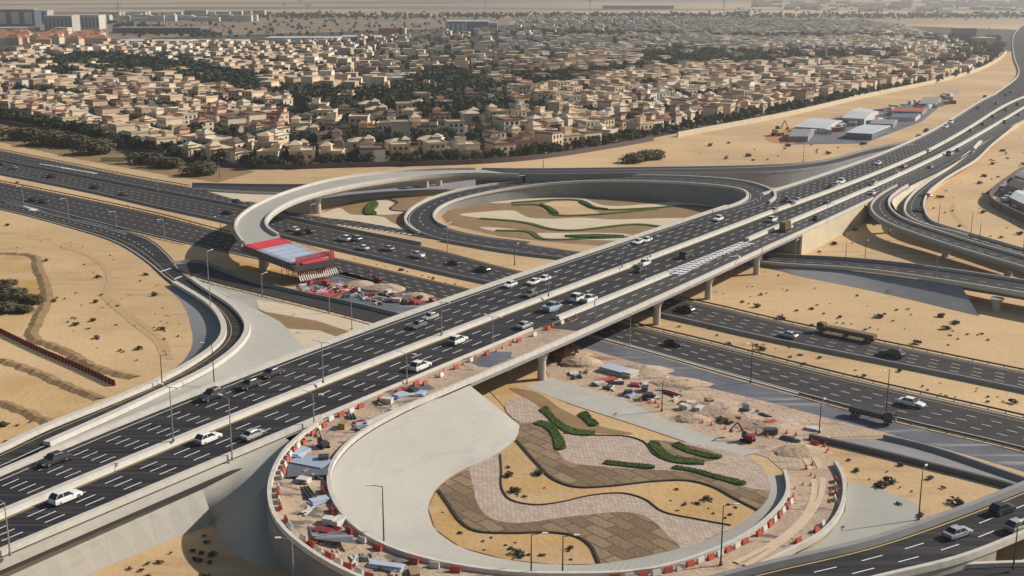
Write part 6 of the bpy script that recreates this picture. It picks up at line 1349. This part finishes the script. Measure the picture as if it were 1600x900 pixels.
sheet('pavement', [(1230, 226), (1350, 224), (1440, 190), (1470, 165), (1440, 160), (1340, 175), (1262, 195)], 'newroad', 'grey yard surface around the warehouses', .06, sm=False)
sheet('ground', [(1200, 220), (1232, 226), (1262, 196), (1240, 200), (1210, 205)], 'terra', 'orange earth heap area beside the yard', .07)
sheet('ground', [(1380, 192), (1400, 172), (1440, 156), (1490, 138), (1500, 145), (1470, 168), (1430, 190)], 'dirt', 'trampled works strip running from the yard along the highway', .05, sm=False)
for i in range(80):
    x = random.uniform(1250, 1490); y = 222 - (x - 1230) * .24 + random.uniform(-14, 3); q = MB(); ll = random.uniform(4, 9); q.box((0, 0, 1.3), (ll, 2.6, 2.6)); q.box((0, 0, 2.66), (ll * .96, 2.3, .12))
    cn = random.choice(('white', 'shedred', 'p_blue', 'rail', 'concg', 'white')); o = obj('container', q, M[cn]); o.location = P(x, y, .06); o.rotation_euler = (0, 0, random.choice((.2, 1.7, .9))); cl = {'white': 'white', 'shedred': 'red', 'p_blue': 'pale blue', 'rail': 'dark', 'orange': 'orange', 'concg': 'grey'}[cn]; tag(o, 'small %s cabin or container in the yard by the highway' % cl, 'container', '%s containers in the yard' % cl)
for i in range(16):
    x = random.uniform(1562, 1612); y = random.uniform(290, 334); q = MB(); ll = random.uniform(3, 7); q.box((0, 0, 1.3), (ll, 2.4, 2.6)); q.box((0, 0, 2.66), (ll * .94, 2.1, .12)); cn = random.choice(('white', 'redblk', 'concg', 'rail'))
    o = obj('container', q, M[cn]); o.location = P(x, y, .06); o.rotation_euler = (0, 0, random.choice((.9, 2.4))); cl = {'white': 'white', 'redblk': 'dark red', 'rail': 'dark', 'concg': 'grey'}[cn]; tag(o, 'small %s container inside the walled compound at right' % cl, 'container', '%s containers in the compound' % cl)
# walled compound at the right edge
cw = MB(); cw.sweep(cr(L3([(1700, 230), (1600, 270), (1568, 292), (1547, 318), (1600, 348), (1700, 400)], 0), 3), [(-.4, 0), (-.4, 3.4), (.4, 3.4), (.4, 0)]); tag(obj('compound_wall', cw, mat('purple_wall', (.13, .10, .11), .9)), 'dark wall round the compound at the right edge', 'wall')
sheet('pavement', [(1640, 255), (1600, 272), (1570, 294), (1550, 317), (1600, 345), (1660, 380)], 'newroad', 'grey yard inside the walled compound', .05, sm=False)
shed([(1576, 322), (1600, 334), (1618, 322), (1592, 310)], 4, 1, 'shed', 'concg', 'white roofed shed in the walled compound, front'); shed([(1572, 304), (1596, 312), (1612, 302), (1590, 294)], 4.5, 1.2, 'townground', 'concg', 'dark roofed shed in the walled compound, middle'); shed([(1584, 288), (1606, 296), (1622, 288), (1600, 280)], 4.5, 1, 'concg', 'concg', 'grey shed in the walled compound, back')
for x, y, l in ((178, 252, 'pale board'),):
    q = MB(); q.box((0, 0, 1.2), (14, .5, 2.4)); q.box((-5, 0, .3), (.3, .3, .6)); o = obj('site_board', q, M['cream']); o.location = P(x, y, 0); tag(o, 'pale board lying between olive bushes on the upper left sand', 'board')

# ============================================================ AIR
hz = MB(); hz.box((0, 2900, 149), (16400, 7800, 302)); hm = bpy.data.materials.new('haze'); hm.use_nodes = True; N = hm.node_tree.nodes; N.remove(N['Principled BSDF']); pv = N.new('ShaderNodeVolumePrincipled')
pv.inputs['Color'].default_value = (.93, .93, .95, 1); pv.inputs['Density'].default_value = HAZE; pv.inputs['Anisotropy'].default_value = .55; hm.node_tree.links.new(pv.outputs[0], N['Material Output'].inputs['Volume'])
o = obj('haze', hz, hm); tag(o, 'pale dusty air thickening towards the horizon', 'haze', kind='stuff')
